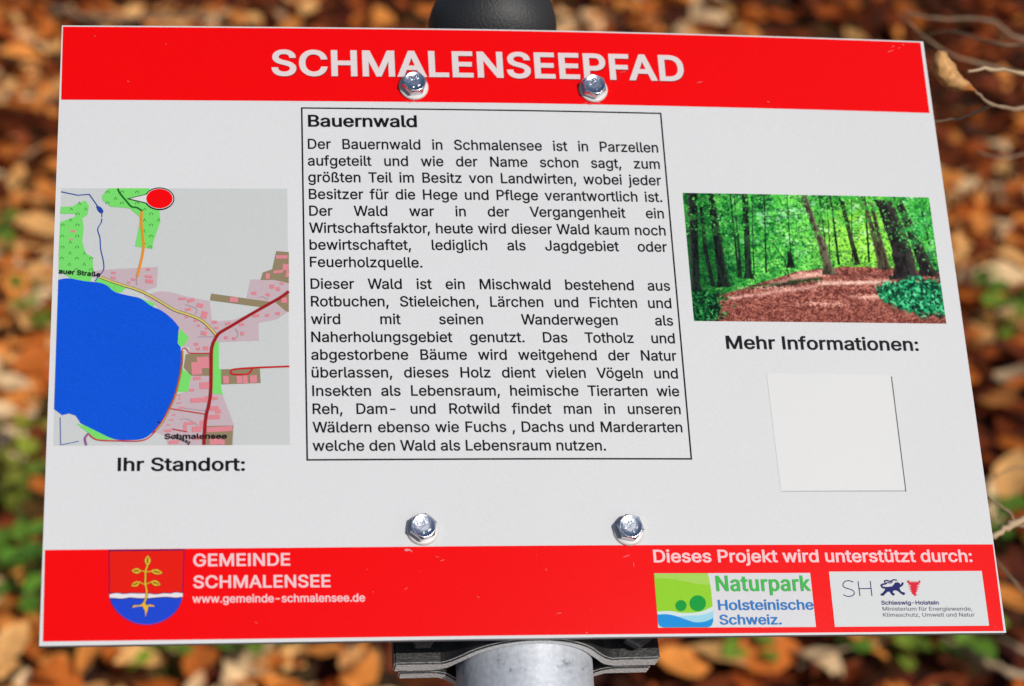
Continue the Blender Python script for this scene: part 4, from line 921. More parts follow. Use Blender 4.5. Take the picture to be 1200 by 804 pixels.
    trunk([(500, 66), (535, 90), (572, 130)], 4, 8, (66, 60, 48)); trunk([(660, 85), (620, 130), (606, 190)], 4, 7, (60, 60, 46))
    trunk([(425, 260), (470, 325), (490, 395)], 3, 5, (40, 44, 32))
    trunk([(930, 75), (985, 200), (1060, 385)], 30, 60, (38, 34, 34), (66, 62, 56), 1)
    trunk([(868, 75), (915, 190), (945, 280), (968, 400)], 70, 92, (40, 36, 36), (72, 66, 62), 1)
    # leaves hanging before the trunks, plants at the foot
    hang = S(.58, .64, vnoise(30, 20, 31, 3)) * np.clip(1 - v * 2.2, 0, 1)
    img = mix(img, c(70, 170, 66), hang * .75)
    hg2 = S(.5, .62, vnoise(40, 30, 33, 3)) * np.exp(-((u - .93) / .06) ** 2 - ((v - .24) / .16) ** 2)
    img = mix(img, c(60, 165, 76), np.clip(hg2 * 1.1, 0, 1))
    sh = np.interp(u, [.72, .78, .86, .92, 1.0], [.02, .19, .30, .32, .30]); mid = np.interp(u, [.72, .8, .9, 1], [.76, .77, .80, .79])
    pl = S(.0, .05, sh * .52 - np.abs(v - mid) + .10 * (n2 - .5)) * (u > .73)
    pn = vnoise(55, 40, 41, 3)
    pcol = mix(np.zeros(img.shape) + c(10, 52, 40), c(46, 166, 108), S(.42, .62, pn)); pcol = mix(pcol, c(110, 205, 150), S(.64, .74, pn) * .7)
    img = img * (1 - pl[..., None]) + pcol * pl[..., None]
    lw = np.interp(v, [.74, .8, .9, 1.0], [.02, .12, .13, .10])
    pl2 = S(.0, .04, lw - u + .06 * (n2 - .5)) * S(.72, .8, v)
    pc2 = mix(np.zeros(img.shape) + c(8, 34, 26), c(40, 130, 60), S(.45, .62, pn))
    img = img * (1 - pl2[..., None]) + pc2 * pl2[..., None]
    def in_plants():
        fu = r2.uniform(.74, 1); return fu, float(np.interp(fu, [.72, .8, .9, 1], [.76, .77, .80, .79])) + r2.normal(0, .5) * .5 * float(np.interp(fu, [.72, .78, .86, 1.0], [.02, .16, .26, .28]))
    fleck(900, in_plants, lambda v_: 3.4, lambda a, b: c(8, 46, 36) if r2.uniform() < .4 else (c(34, 136, 84) if r2.uniform() < .7 else c(104, 206, 150)), .8)
    fleck(420, lambda: (abs(r2.normal(0, .06)), r2.uniform(.78, 1)), lambda v_: 3.4, lambda a, b: c(6, 30, 22) if r2.uniform() < .5 else (c(28, 104, 52) if r2.uniform() < .8 else c(80, 170, 90)), .8)
    fleck(700, lambda: (r2.uniform(0, 1), r2.uniform(0, .34)), lambda v_: 2.4, lambda a, b: c(40, 130, 52) if r2.uniform() < .5 else c(112, 214, 96), .75)
    fleck(260, lambda: (.93 + r2.normal(0, .035), .26 + r2.normal(0, .09)), lambda v_: 2.6, lambda a, b: c(36, 120, 60) if r2.uniform() < .5 else c(96, 200, 104), .8)
    img = np.clip(img + (g2[..., None] - .5) * 20, 3, 250) / 255
    pad = np.pad(img, ((1, 1), (1, 1), (0, 0)), 'edge')
    img = img * .4 + .15 * (pad[2:, 1:-1] + pad[:-2, 1:-1] + pad[1:-1, 2:] + pad[1:-1, :-2])
    img = np.clip((img - .42) * 1.15 + .43, .012, .98)
    rgb = np.where(img <= .04045, img / 12.92, ((img + .055) / 1.055) ** 2.4) * .90
    # mesh
    xy = np.zeros(u.shape + (2,))
    for k in (0, 1):
        xy[..., k] = (TLc[k] * (1 - u) + TRc[k] * u) * (1 - v) + (BLc[k] * (1 - u) + BRc[k] * u) * v
    V3 = np.array([(x, y, warp(x, y) + LAYER) for x, y in xy.reshape(-1, 2)])
    idx = np.arange((NX + 1) * (NY + 1)).reshape(NY + 1, NX + 1)
    Fc = np.stack([idx[1:, :-1], idx[1:, 1:], idx[:-1, 1:], idx[:-1, :-1]], -1).reshape(-1, 4)
    me = mesh_from_arrays('woodland_picture', V3, Fc, rgb.reshape(-1, 3))
    m = bpy.data.materials.new('picture_print')
    t, b = nodes(m)
    at = t.nodes.new('ShaderNodeAttribute'); at.attribute_name = 'Col'
    t.links.new(at.outputs['Color'], b.inputs['Base Color']); b.inputs['Roughness'].default_value = .15; b.inputs['Specular IOR Level'].default_value = .22
    link_mesh('woodland_picture', me, m, sign)
forest_print()


# ------------------------------------------------------------------ coat of arms
def arms():
    fn = lambda x, y: (120 + x / 7.655, 635 + y / 7.655)
    Q = lambda pts, n=5, cl=False: P(smooth_pts(pts, n, cl), fn)
    half = smooth_pts([(725, 462), (700, 560), (650, 640), (570, 705), (480, 742), (390, 752), (300, 740), (210, 700), (135, 640), (85, 570), (58, 485)], 5)
    outer = [(58, 73), (737, 66)] + half
    o_ = 0.0005
    shield_in = P(outer, fn)
    cx = sum(p[0] for p in shield_in) / len(shield_in); cy = sum(p[1] for p in shield_in) / len(shield_in)
    inn = [(cx + (p[0] - cx) * .978, cy + (p[1] - cy) * .978) for p in shield_in]
    navy = print_mat('arms_navy', (44, 20, 92)); red2 = print_mat('arms_red', (238, 30, 14)); wht = print_mat('arms_white', (240, 232, 236))
    blu = print_mat('arms_blue', (34, 74, 214)); gold = print_mat('arms_gold', (240, 190, 52)); dk = print_mat('arms_dark', (52, 34, 24))
    coat = print_part('coat_of_arms', [(0, [shield_in]), (1, [inn], 1)], 2, [navy, red2], sign)
    wave_t = smooth_pts([(64, 468), (130, 458), (190, 466), (260, 460), (330, 462), (410, 462), (480, 470), (550, 460), (610, 462), (660, 452), (722, 460)], 4)
    wave_b = smooth_pts([(718, 498), (660, 506), (600, 500), (530, 500), (460, 506), (400, 512), (320, 510), (250, 504), (180, 514), (110, 510), (66, 508)], 4)
    low = smooth_pts([(718, 500), (696, 560), (648, 634), (570, 697), (480, 733), (390, 743), (300, 731), (212, 692), (140, 634), (92, 568), (66, 508)], 4)
    up = smooth_pts([(66, 508), (110, 510), (180, 514), (250, 504), (320, 510), (400, 512), (460, 506), (530, 500), (600, 500), (660, 506), (718, 498)], 4)
    print_part('water_wave', [(0, [P(wave_t + [(718, 498)] + wave_b, fn)], 1), (1, [P(up + low[1:-1], fn)], 1.2), (2, [stroke(P(wave_t, fn), .00035)], 1.6), (2, [stroke(P(up, fn), .0004)], 1.8)], 3.4, [wht, blu, navy], coat)
    g = []
    def leafshape(ax, ay, bx, by, wd):
        dx, dy = bx - ax, by - ay; l = math.hypot(dx, dy); nx, ny = -dy / l, dx / l
        prof = [(0, 0), (.15, .55), (.35, .95), (.55, 1), (.75, .7), (.9, .3), (1, 0)]
        pts = [(ax + dx * t + nx * wd * q, ay + dy * t + ny * wd * q) for t, q in prof] + [(ax + dx * t - nx * wd * q, ay + dy * t - ny * wd * q) for t, q in prof[-2:0:-1]]
        big = [(ax + dx * (t * 1.12 - .06) + nx * (wd * q * 1.14 + 0), ay + dy * (t * 1.12 - .06) + ny * wd * q * 1.14) for t, q in prof] + \
              [(ax + dx * (t * 1.12 - .06) - nx * wd * q * 1.14, ay + dy * (t * 1.12 - .06) - ny * wd * q * 1.14) for t, q in prof[-2:0:-1]]
        g.append((1, [P(big, fn)], 0)); g.append((0, [P(pts, fn)], 1.2))
        v0 = (ax + dx * .22, ay + dy * .22); v1 = (ax + dx * .8, ay + dy * .8)
        g.append((1, [stroke(P([v0, v1], fn), .0003)], 2.2))
        for t in (.35, .5, .65):
            px_, py_ = ax + dx * t, ay + dy * t
            g.append((1, [stroke(P([(px_ + nx * wd * .45, py_ + ny * wd * .45), (px_, py_), (px_ - nx * wd * .45, py_ - ny * wd * .45)], fn), .00018)], 2.5))
    stem = [(405, 215), (388, 265), (386, 330), (384, 380), (398, 440), (395, 500), (375, 550), (390, 575), (404, 600)]
    g.append((1, [stroke(P(smooth_pts(stem, 5), fn), .00105)], 0.1)); g.append((0, [stroke(P(smooth_pts(stem, 5), fn), .00068)], 1.3))
    for tw in ([(350, 262), (388, 270), (440, 268)], [(335, 362), (380, 382), (440, 362)]):
        g.append((1, [stroke(P(smooth_pts(tw, 4), fn), .0006)], .2)); g.append((0, [stroke(P(smooth_pts(tw, 4), fn), .0004)], 1.4))
    root = [(372, 530), (398, 572), (430, 560), (465, 570), (478, 584), (440, 580), (412, 582), (408, 620), (396, 648), (386, 690), (384, 640), (376, 610), (356, 578), (310, 582), (258, 592), (270, 570), (330, 568), (352, 556)]
    rc = (385, 590)
    rb = [(rc[0] + (x - rc[0]) * 1.06, rc[1] + (y - rc[1]) * 1.07 + (3 if y > 570 else -3)) for x, y in root]
    g.append((1, [P([(rc[0] + (x - rc[0]) * 1.02, rc[1] + (y - rc[1]) * 1.02) for x, y in root], fn)], .3)); g.append((0, [P([(rc[0] + (x - rc[0]) * .94, rc[1] + (y - rc[1]) * .88) for x, y in root], fn)], 1.5))
    leafshape(404, 218, 408, 122, 27); leafshape(350, 264, 260, 262, 25); leafshape(434, 262, 540, 282, 24); leafshape(338, 362, 258, 400, 22); leafshape(434, 358, 522, 388, 24)
    print_part('golden_plant', g, 6, [gold, dk], coat)
arms()

# ------------------------------------------------------------------ nature park card
def park():
    fn = lambda x, y: (760 + x / 5.854, 665 + y / 5.854)
    q = P([(37, 41), (1108, 38), (1148, 409), (66, 414)], fn)
    card = print_part('nature_park_card', [(0, [q])], 2, print_mat('card_pale', (224, 224, 228)), sign)
    tile = [(37, 43), (404, 40)] + smooth_pts([(404, 40), (418, 90), (430, 170), (438, 260), (443, 370), (430, 402), (405, 412)], 4)[1:] + [(100, 414)] + smooth_pts([(100, 414), (75, 402), (64, 380)], 3)[1:]
    top = smooth_pts([(48, 78), (150, 80), (250, 98), (340, 116), (424, 120)], 5)
    water = smooth_pts([(60, 324), (130, 322), (200, 338), (270, 364), (330, 378), (400, 368), (443, 346)], 5)
    foam_t = smooth_pts([(58, 304), (150, 300), (220, 312), (300, 312), (370, 300), (438, 268)], 5)
    foam2 = smooth_pts([(200, 338), (270, 332), (340, 330), (400, 318), (442, 300)], 5)
    lg = print_mat('park_lime', (150, 214, 44)); pl = print_mat('park_pale_lime', (172, 218, 92)); wt = print_mat('park_white', (214, 232, 232)); lb = print_mat('park_light_blue', (160, 218, 238))
    bl = print_mat('park_blue', (22, 148, 226)); gr = print_mat('park_green', (8, 160, 60))
    g = [(0, [P(tile, fn)], 0), (1, [P([(38, 45), (403, 42)] + top[::-1], fn)], 1),
         (2, [P(foam_t + water[::-1], fn)], 1), (3, [P(foam2 + water[::-1][:-10], fn)], 2),
         (4, [P(water + [(442, 372), (428, 402), (405, 411), (100, 413), (76, 402), (65, 380)], fn)], 1.4),
         (5, [P(circle(222, 263, 38, 38), fn)], 2), (5, [P(circle(337, 247, 56, 55), fn)], 2)]
    print_part('landscape_emblem', g, 3, [lg, pl, wt, lb, bl, gr], card)
    print_part('card_lettering', [(0, a, 0) for a in text_loops('Naturpark', P([(466, 162)], fn)[0], P([(1113, 160)], fn)[0], P([(466, 60)], fn)[0][1] - P([(466, 162)], fn)[0][1], 0.024, spacing=.03, weight_y=.014)] +
               [(1, a, 0) for a in px_text('Holsteinische', fn(480, 293), fn(1134, 290), 11.6, 0.016, weight_y=.012)] + [(1, a, 0) for a in px_text('Schweiz.', fn(490, 392), fn(914, 391), 11.2, 0.016, weight_y=.012)],
               6, [print_mat('park_letter_green', (70, 190, 84)), print_mat('park_letter_blue', (38, 126, 204))], card)
park()

# ------------------------------------------------------------------ state ministry card
def state():
    fn = lambda x, y: (970 + x / 6.0, 665 + y / 6.0)
    card = print_part('ministry_card', [(0, [P([(8, 30), (1082, 25), (1134, 410), (50, 418)], fn)])], 2, print_mat('ministry_pale', (222, 225, 226)), sign)
    navy = print_mat('ministry_navy', (28, 34, 104)); red = print_mat('ministry_red', (226, 30, 54))
    S_ = smooth_pts([(180, 104), (150, 94), (120, 100), (106, 122), (118, 142), (150, 152), (178, 164), (186, 184), (170, 200), (140, 205), (108, 192)], 5)
    g = [(0, [stroke(P(S_, fn), .00042)], 0)]
    for a in ([(212, 98), (226, 202)], [(298, 96), (310, 202)], [(219, 150), (304, 149)]):
        g.append((0, [stroke(P(a, fn), .00042)], .4))
    g += [(0, a, 0) for a in px_text('Schleswig-Holstein', fn(377, 262), fn(781, 261), 4.4, 0.022)]
    g += [(1, a, 0) for a in px_text('Ministerium für Energiewende,', fn(386, 305), fn(1016, 304), 4.4, 0.006)]
    g += [(1, a, 0) for a in px_text('Klimaschutz, Umwelt und Natur', fn(389, 347), fn(1033, 346), 4.4, 0.006)]
    print_part('ministry_lettering', g, 3, [navy, print_mat('ministry_grey', (84, 90, 100))], card, 0.03)
    body = [(386, 150), (372, 136), (368, 124), (380, 114), (404, 110), (416, 102), (420, 112), (406, 122), (384, 126), (386, 134), (410, 138), (450, 134), (466, 118), (470, 108), (492, 104), (506, 112),
            (510, 124), (520, 106), (530, 104), (534, 116), (528, 126), (520, 134), (506, 142), (506, 154), (520, 172), (540, 176), (545, 188), (532, 196), (514, 186), (498, 172), (480, 162), (462, 164),
            (456, 176), (468, 184), (472, 194), (458, 200), (444, 188), (434, 172), (420, 172), (404, 186), (392, 200), (372, 198), (370, 186), (384, 180), (398, 162), (404, 150)]
    tail = [(404, 108), (398, 98), (412, 92), (440, 98), (462, 88), (486, 92)]
    tail2 = [(420, 106), (440, 110), (454, 100)]
    print_part('lion_emblem', [(0, [P(body, fn)]), (0, [stroke(P(smooth_pts(tail, 4), fn), .0006)], .5), (0, [stroke(P(smooth_pts(tail2, 4), fn), .0005)], .7)], 3, navy, card)
    L_ = [(557, 92), (572, 92)]
    for i in range(4):
        x = 578 + i * 14
        L_ += [(x, 108), (x + 7, 95)]
    L_ += [(636, 108), (640, 92), (650, 92), (651, 108), (640, 114)]
    n = 6
    for i in range(n):
        t = (i + .3) / n; y = 114 + t * 74
        L_ += [(648 - t * t * 30, y + 2), (624 - t * t * 14, y + 9)]
    L_ += [(632, 190), (614, 203), (597, 190)]
    for i in range(n - 1, -1, -1):
        t = (i + .3) / n; y = 114 + t * 74
        L_ += [(586 + t * t * 14, y + 9), (561 + t * t * 32, y + 2)]
    L_ += [(570, 114), (557, 106)]
    print_part('nettle_leaf_emblem', [(0, [P(L_, fn)])], 3, red, card)
state()


# ------------------------------------------------------------------ bolts, post, clamp
def metal(name, col, rough, scale=300, bump=.15, metallic=1.0, spots=None):
    m = bpy.data.materials.new(name)
    t, b = nodes(m)
    tc = t.nodes.new('ShaderNodeTexCoord')
    n = t.nodes.new('ShaderNodeTexNoise'); n.inputs['Scale'].default_value = scale; n.inputs['Detail'].default_value = 5
    t.links.new(tc.outputs['Object'], n.inputs['Vector'])
    r = t.nodes.new('ShaderNodeValToRGB'); e = r.color_ramp.elements
    e[0].position = .3; e[1].position = .7
    e[0].color = tuple(c * .86 for c in col) + (1,); e[1].color = tuple(min(1, c * 1.1) for c in col) + (1,)
    t.links.new(n.outputs['Fac'], r.inputs['Fac'])
    out = r.outputs[0]
    if spots:
        n2 = t.nodes.new('ShaderNodeTexNoise'); n2.inputs['Scale'].default_value = spots; n2.inputs['Detail'].default_value = 8; n2.inputs['Roughness'].default_value = .7
        t.links.new(tc.outputs['Object'], n2.inputs['Vector'])
        r2 = t.nodes.new('ShaderNodeValToRGB'); e2 = r2.color_ramp.elements
        e2[0].position = .28; e2[0].color = (.35, .35, .38, 1); e2[1].position = .42; e2[1].color = (1, 1, 1, 1)
        t.links.new(n2.outputs['Fac'], r2.inputs['Fac'])
        mx = t.nodes.new('ShaderNodeMixRGB'); mx.blend_type = 'MULTIPLY'; mx.inputs[0].default_value = 1
        t.links.new(out, mx.inputs[1]); t.links.new(r2.outputs[0], mx.inputs[2]); out = mx.outputs[0]
    t.links.new(out, b.inputs['Base Color'])
    b.inputs['Metallic'].default_value = metallic
    b.inputs['Roughness'].default_value = rough
    bp = t.nodes.new('ShaderNodeBump'); bp.inputs['Strength'].default_value = bump; bp.inputs['Distance'].default_value = .0006
    t.links.new(n.outputs['Fac'], bp.inputs['Height']); t.links.new(bp.outputs[0], b.inputs['Normal'])
    return m

M_BOLT = metal('zinc_bolt', (.62, .66, .73), .22, 500, .2)
M_WASH = print_mat('nylon_washer', (226, 222, 220), .35, .04)
M_POST = metal('galvanised_post', (.43, .455, .50), .6, 420, .25, .3, 130)
M_CLAMP_SHADE = metal('shaded_clamp', (.022, .022, .022), .5, 700, .6, .2)  # near-black colour stands for the board's shadow on the clamp
M_NUT = metal('dull_nut', (.20, .20, .21), .45, 500, .3)
M_CLAMP_LIT = metal('lit_zinc_edge', (.9, .9, .89), .45, 700, .7, .1)  # clamp edges: zinc made brighter, light put into the colour
M_CAP = metal('black_cap_plastic', (.018, .018, .019), .55, 900, .6, 0.0)

def lathe(bm, prof, n=48, cap0=True, cap1=True, smooth=True):
    rings = []
    for r, z in prof:
        rings.append([bm.verts.new((r * math.cos(2 * math.pi * k / n), r * math.sin(2 * math.pi * k / n), z)) for k in range(n)])
    for a, b in zip(rings[:-1], rings[1:]):
        for k in range(n):
            f = bm.faces.new((a[k], a[(k + 1) % n], b[(k + 1) % n], b[k])); f.smooth = smooth
    if cap0: bm.faces.new(rings[0][::-1])
    if cap1: bm.faces.new(rings[-1])
    return rings

def bolt_mesh():
    bm = bmesh.new()
    rc = .0060; n = 72; zt = .0043
    # hexagon with the usual chamfered crown: radius of the rim varies between flats and corners
    def hexr(a): return rc * math.cos(math.pi / 6) / math.cos((a % (math.pi / 3)) - math.pi / 6)
    ang = [2 * math.pi * k / n for k in range(n)]
    rd = rc * math.cos(math.pi / 6) * .97
    rows = []
    rows.append([(hexr(a), 0.0) for a in ang])
    rows.append([(hexr(a), zt - .0002 - (hexr(a) - rd) * .62) for a in ang])
    rows.append([(rd, zt) for a in ang])
    rows.append([(rd * .94, zt + .00005) for a in ang])
    rows.append([(rd * .86, zt - .00025) for a in ang])
    rows.append([(rd * .4, zt - .0003) for a in ang])
    vs = [[bm.verts.new((r * math.cos(a), r * math.sin(a), z)) for (r, z), a in zip(row, ang)] for row in rows]
    for i, (a, b) in enumerate(zip(vs[:-1], vs[1:])):
        for k in range(n):
            f = bm.faces.new((a[k], a[(k + 1) % n], b[(k + 1) % n], b[k])); f.smooth = i >= 2
    bm.faces.new(vs[-1])
    # raised strength marks on the crown
    def mark(loops):
        for grp in loops:
            pts = [p for l in grp for p in l]
            tv = [bm.verts.new((p[0], p[1], zt + .00018)) for p in pts]
            for tri in fill(grp):
                bm.faces.new([bm.verts.new((p[0], p[1], zt + .00018)) for p in tri])
            k0 = 0
            for l in grp:
                k = len(l)
                bv = [bm.verts.new((p[0], p[1], zt - .0004)) for p in l]
                for q in range(k):
                    bm.faces.new((tv[k0 + q], tv[k0 + (q + 1) % k], bv[(q + 1) % k], bv[q]))
                k0 += k
    mark(text_loops('8.8', (-.0024, .0011), (.0024, .0011), .0021, .02))
    mark([[[(-.0016, -.0030), (-.0010, -.0030), (-.0006, -.0016), (-.0012, -.0016)]], [[(.0008, -.0028), (.0022, -.0022), (.0020, -.0017), (.0006, -.0023)]]])
    bm.normal_update()
    me = bpy.data.meshes.new('bolt'); bm.to_mesh(me); bm.free()
    me.materials.append(M_BOLT)
    return me

def washer_mesh():
    bm = bmesh.new()
    lathe(bm, [(.0070, 0), (.0070, .0005), (.0067, .0010), (.0061, .0012), (.0030, .0012)], 48, True, True)
    me = bpy.data.meshes.new('washer'); bm.to_mesh(me); bm.free()
    me.materials.append(M_WASH)
    return me
BM_, WM_ = bolt_mesh(), washer_mesh()
for (px_, py_), rot in (((484.3, 102.0), 12), ((694.2, 105.3), 38), ((494.6, 620.6), 20), ((736.2, 621.0), 47)):
    x, y = L(px_, py_)
    b = bpy.data.objects.new('bolt', BM_); COL.objects.link(b); b.parent = sign
    b.location = (x, y, warp(x, y) + .0014); b.rotation_euler = (R(random.uniform(-1.5, 1.5)), R(random.uniform(-1.5, 1.5)), R(rot))
    ws = bpy.data.objects.new('washer', WM_); COL.objects.link(ws); ws.parent = b
    ws.location = (random.uniform(-.0003, .0003), -.0002, -.00122)

# chipped laminate round the bolts and fine scratches on the red bands
def chips():
    g = []
    def flake(x, y, a, b, rot=0.0):
        c = []
        for k in range(7):
            t = 2 * math.pi * k / 7; q = random.uniform(.5, 1.1)
            c.append((x + (a * math.cos(t) * math.cos(rot) - b * math.sin(t) * math.sin(rot)) * q, y + (a * math.cos(t) * math.sin(rot) + b * math.sin(t) * math.cos(rot)) * q))
        g.append((0, [P(c)], random.random() * .5))
    for cx, cy, arc in ((484.3, 102.6, [(-20, 115)]), (694.2, 105.9, [(55, 120)]), (736.2, 621, [(45, 80)])):
        for a0, a1 in arc:
            for k in range(9):
                a = R(random.uniform(a0, a1)); rr = random.uniform(16.6, 19.2)
                flake(cx + rr * math.cos(a), cy + rr * math.sin(a) * .97, random.uniform(.3, 1.2), random.uniform(.3, .8), a + 1.57)
    flake(477.5, 645, 4.5, 1.6, .1); flake(482, 646.5, 1.2, .8); flake(686.8, 744.6 - 2.6, 1.6, .9)
    for x, y, a, r in [(518, 657, 4, -.3), (512, 653, 3, .2), (734, 652, 6, -.35), (742, 662, 4, 1.4), (476, 690, 3, -.6), (655, 719, 4, -.1), (560, 700, 2, .5), (820, 47 + 50, 5, -.2), (668, 81, 3, -.4), (730, 85, 4, -.15), (1046, 55, 2.5, -.4),
                       (1053, 57, 2, -.6), (1042, 61, 5, -.35), (1058, 53, 1.5, .3), (150, 96, 2, .4), (438, 35, 1, 0), (430, 668, 1.2, .3), (300, 730, 2.5, .2), (640, 668, 2, .9), (1166, 735, 1.2, 0), (900, 120, 2.5, .2)]:
        flake(x, y, a, .32, r)
    for k in range(3):
        x = random.uniform(90, 1050); y = 35 + random.uniform(4, 76) + x * .013
        flake(x, y, random.uniform(.3, .8), random.uniform(.25, .5), random.uniform(0, 3))
    for k in range(4):
        flake(random.uniform(430, 760), random.uniform(650, 738), random.uniform(.3, .8), random.uniform(.25, .5), random.uniform(0, 3))
    print_part('scratch_marks', g, 8, print_mat('chipped_ink', (244, 150, 150)), sign)
chips()

# post axis, parallel to the board behind it
ZC = -0.0365
xb, yb = L(614.5, 785, ZC); xt, yt = L(577, 28, ZC)
AX = Vector((xt - xb, yt - yb, 0)).normalized()
def tube_along(bm, pts, r, n=48):
    rings = []
    up = Vector((0, 0, 1))
    for i, p in enumerate(pts):
        a = pts[max(0, i - 1)]; b = pts[min(len(pts) - 1, i + 1)]
        d = (b - a).normalized()
        s = Vector((1, 0, 0)); s = (s - d * s.dot(d)).normalized(); q = d.cross(s)
        rings.append([bm.verts.new(p + s * r * math.cos(2 * math.pi * k / n) + q * r * math.sin(2 * math.pi * k / n)) for k in range(n)])
    for a, b in zip(rings[:-1], rings[1:]):
        for k in range(n):
            f = bm.faces.new((a[k], a[(k + 1) % n], b[(k + 1) % n], b[k])); f.smooth = True
    bm.faces.new(rings[0][::-1]); bm.faces.new(rings[-1])
    bmesh.ops.recalc_face_normals(bm, faces=bm.faces[:])

def build_post():
    c0 = Vector((xb, yb, ZC)); top = Vector((xt, yt, ZC))
    down_l = (SINV.to_3x3() @ Vector((0, 0, -1))).normalized()
    pts = [top + AX * .004, c0 + AX * .05, c0 - AX * .075]
    # swept elbow, then straight down into the soil
    p = pts[-1].copy(); d = -AX.copy()
    ang = d.angle(down_l); axis = d.cross(down_l).normalized(); N = 12; rad = .11
    for i in range(N):
        d2 = Quaternion(axis, ang * (i + 1) / N) @ (-AX)
        p = p + (d + d2).normalized() * (rad * ang / N)
        d = d2; pts.append(p.copy())
    wp = SIGN_M @ pts[-1]
    pts.append(pts[-1] + down_l * (wp.z + .25))
    bm = bmesh.new()
    tube_along(bm, pts, .0302)
    link_bm('post', bm, M_POST, sign)
build_post()

def build_cap():
    bm = bmesh.new()
    prof = [(.0300, -.028), (.0322, -.028), (.0324, -.004)]
    for k in range(1, 13):
        a = math.pi / 2 * k / 12.5
        prof.append((.0324 * math.cos(a) ** .85, -.004 + .0215 * math.sin(a)))
    lathe(bm, prof, 64, True, True)
    o = link_bm('post_cap', bm, M_CAP, sign)
    o.location = Vector((xt, yt, ZC)) + AX * .0030
    o.rotation_euler = AX.to_track_quat('Z', 'Y').to_euler()
build_cap()

def sheet(bm, path, thick, y0, y1):
    """bent plate: path of (x, z) with a thickness per point, extruded along y"""
    n = len(path); A_, B_ = [], []
    for i, (x, z) in enumerate(path):
        a = path[max(0, i - 1)]; b = path[min(n - 1, i + 1)]
        d = Vector((b[0] - a[0], b[1] - a[1])).normalized(); nn = Vector((-d.y, d.x))
        A_.append((x + nn.x * thick[i] / 2, z + nn.y * thick[i] / 2)); B_.append((x - nn.x * thick[i] / 2, z - nn.y * thick[i] / 2))
    loop = A_ + B_[::-1]
    m = len(loop)
    lo = [bm.verts.new((p[0], y0, p[1])) for p in loop]; hi = [bm.verts.new((p[0], y1, p[1])) for p in loop]
    for i in range(n - 1):
        j = m - 1 - i
        bm.faces.new((lo[i], lo[i + 1], lo[j - 1], lo[j])); bm.faces.new((hi[j], hi[j - 1], hi[i + 1], hi[i]))
    for i in range(m):
        bm.faces.new((lo[i], hi[i], hi[(i + 1) % m], lo[(i + 1) % m]))
    bmesh.ops.recalc_face_normals(bm, faces=bm.faces[:])
    bmesh.ops.bevel(bm, geom=[e for e in bm.edges if e.is_valid and len(e.link_faces) == 2 and e.calc_face_angle(0) > 1.0], offset=.0008, segments=2, affect='EDGES', clamp_overlap=True)

def build_clamp():
    yc = L(620, 752.5, -.0045)[1]
    x0 = L(461, 775, ZC + .006)[0] - xb - .0; x1 = L(772, 775, ZC + .006)[0] - xb
    r = .0302
    def arch(zs, tf, ta, ext):
        pts, th = [], []
        zf = .0010 + tf / 2
        rr = r + ta / 2
        a0 = math.asin(min(.9, (zf + .004) / rr))
        arc = [(rr * math.cos(a), rr * math.sin(a)) for a in np.linspace(a0 + .25, math.pi - a0 - .25, 26)]
        rightp = [(x1 + ext[1], zf), (.048, zf), (.041, zf), (.0365, zf + .0012), (.0325, zf + .0052)]
        leftp = [(-.0325, zf + .0052), (-.0365, zf + .0012), (-.041, zf), (-.048, zf), (x0 + ext[0], zf)]
        tr = [tf, tf, tf * .95, (tf + ta) / 2, ta]
        core = smooth_pts(rightp[1:] + arc + leftp[:-1], 2)
        path = [rightp[0]] + core + [leftp[-1]]
        for q in path:
            k = max(0, min(1, (abs(q[0]) - .032) / .009)) if q[1] < zf + .008 else 0
            th.append(ta + (tf - ta) * k)
        return [(xx, zz * zs) for xx, zz in path], th
    cl = empty('clamp'); cl.parent = sign
    for zs, tf, ta, ext in ((1, .0088, .0046, (0, 0)), (-1, .0070, .0046, (.003, -.002))):
        bm = bmesh.new()
        pth, th = arch(zs, tf, ta, ext)
        sheet(bm, pth, th, 0, .034)
        bm.normal_update()
        for f in bm.faces: f.material_index = 1 if abs(f.normal.y) > .5 else 0  # edges take the painted light, other faces the painted shade
        o = link_bm('clamp_half', bm, [M_CLAMP_SHADE, M_CLAMP_LIT], cl)
        o.location = (xb, yc - .0048, ZC); o.rotation_euler = (R(-8.5), 0, 0)
    for px_, rot in ((496, 0), (747.5, 30)):
        bm = bmesh.new()
        n = 6
        lathe(bm, [(.0068, 0), (.0068, .0052), (.0058, .0062)], 6, True, True, False)
        lathe(bm, [(.0036, .0062), (.0036, .011)], 20, True, True)
        o = link_bm('nut', bm, M_NUT, cl)
        xx, yy = L(px_, 741.0, ZC + .0165)
        o.location = (xx, yy, ZC + .0118); o.rotation_euler = (0, 0, R(rot))
build_clamp()
def dbg(name, v):
    p = SR @ Vector(v) + ST
    print('DBG', name, round(600 + F_PX * p.x / -p.z, 1), round(402 - F_PX * p.y / -p.z, 1))
yc_ = L(620, 752.5, -.0045)[1]
dbg('lip front L', (xb - .05, yc_, ZC + .0098)); dbg('lip back L', (xb - .05, yc_, ZC + .001)); dbg('rear lip back', (xb - .05, yc_, ZC - .008))
dbg('postL', (xb - .0302, yb, ZC)); dbg('postR', (xb + .0302, yb, ZC)); dbg('capL', (xt - .0324, yt + .004, ZC)); dbg('capR', (xt + .0324, yt + .004, ZC)); dbg('captop', (xt, yt + .0075 + .0175, ZC))
print('DBG sign world', SIGN_M.translation, 'post x', xb, xt)


# ------------------------------------------------------------------ plants, leaves and twigs round the sign
def leaf_single(size, fold, bend, aspect, col):
    V, Fc = leaf_arrays(np.zeros((1, 3)), np.array([size]), np.zeros(1), np.zeros(1), np.zeros(1), np.array([fold]), np.array([bend]), np.array([aspect]))
    return mesh_from_arrays('fallen_leaf', V, Fc, np.repeat(np.array([col]), 15, 0))

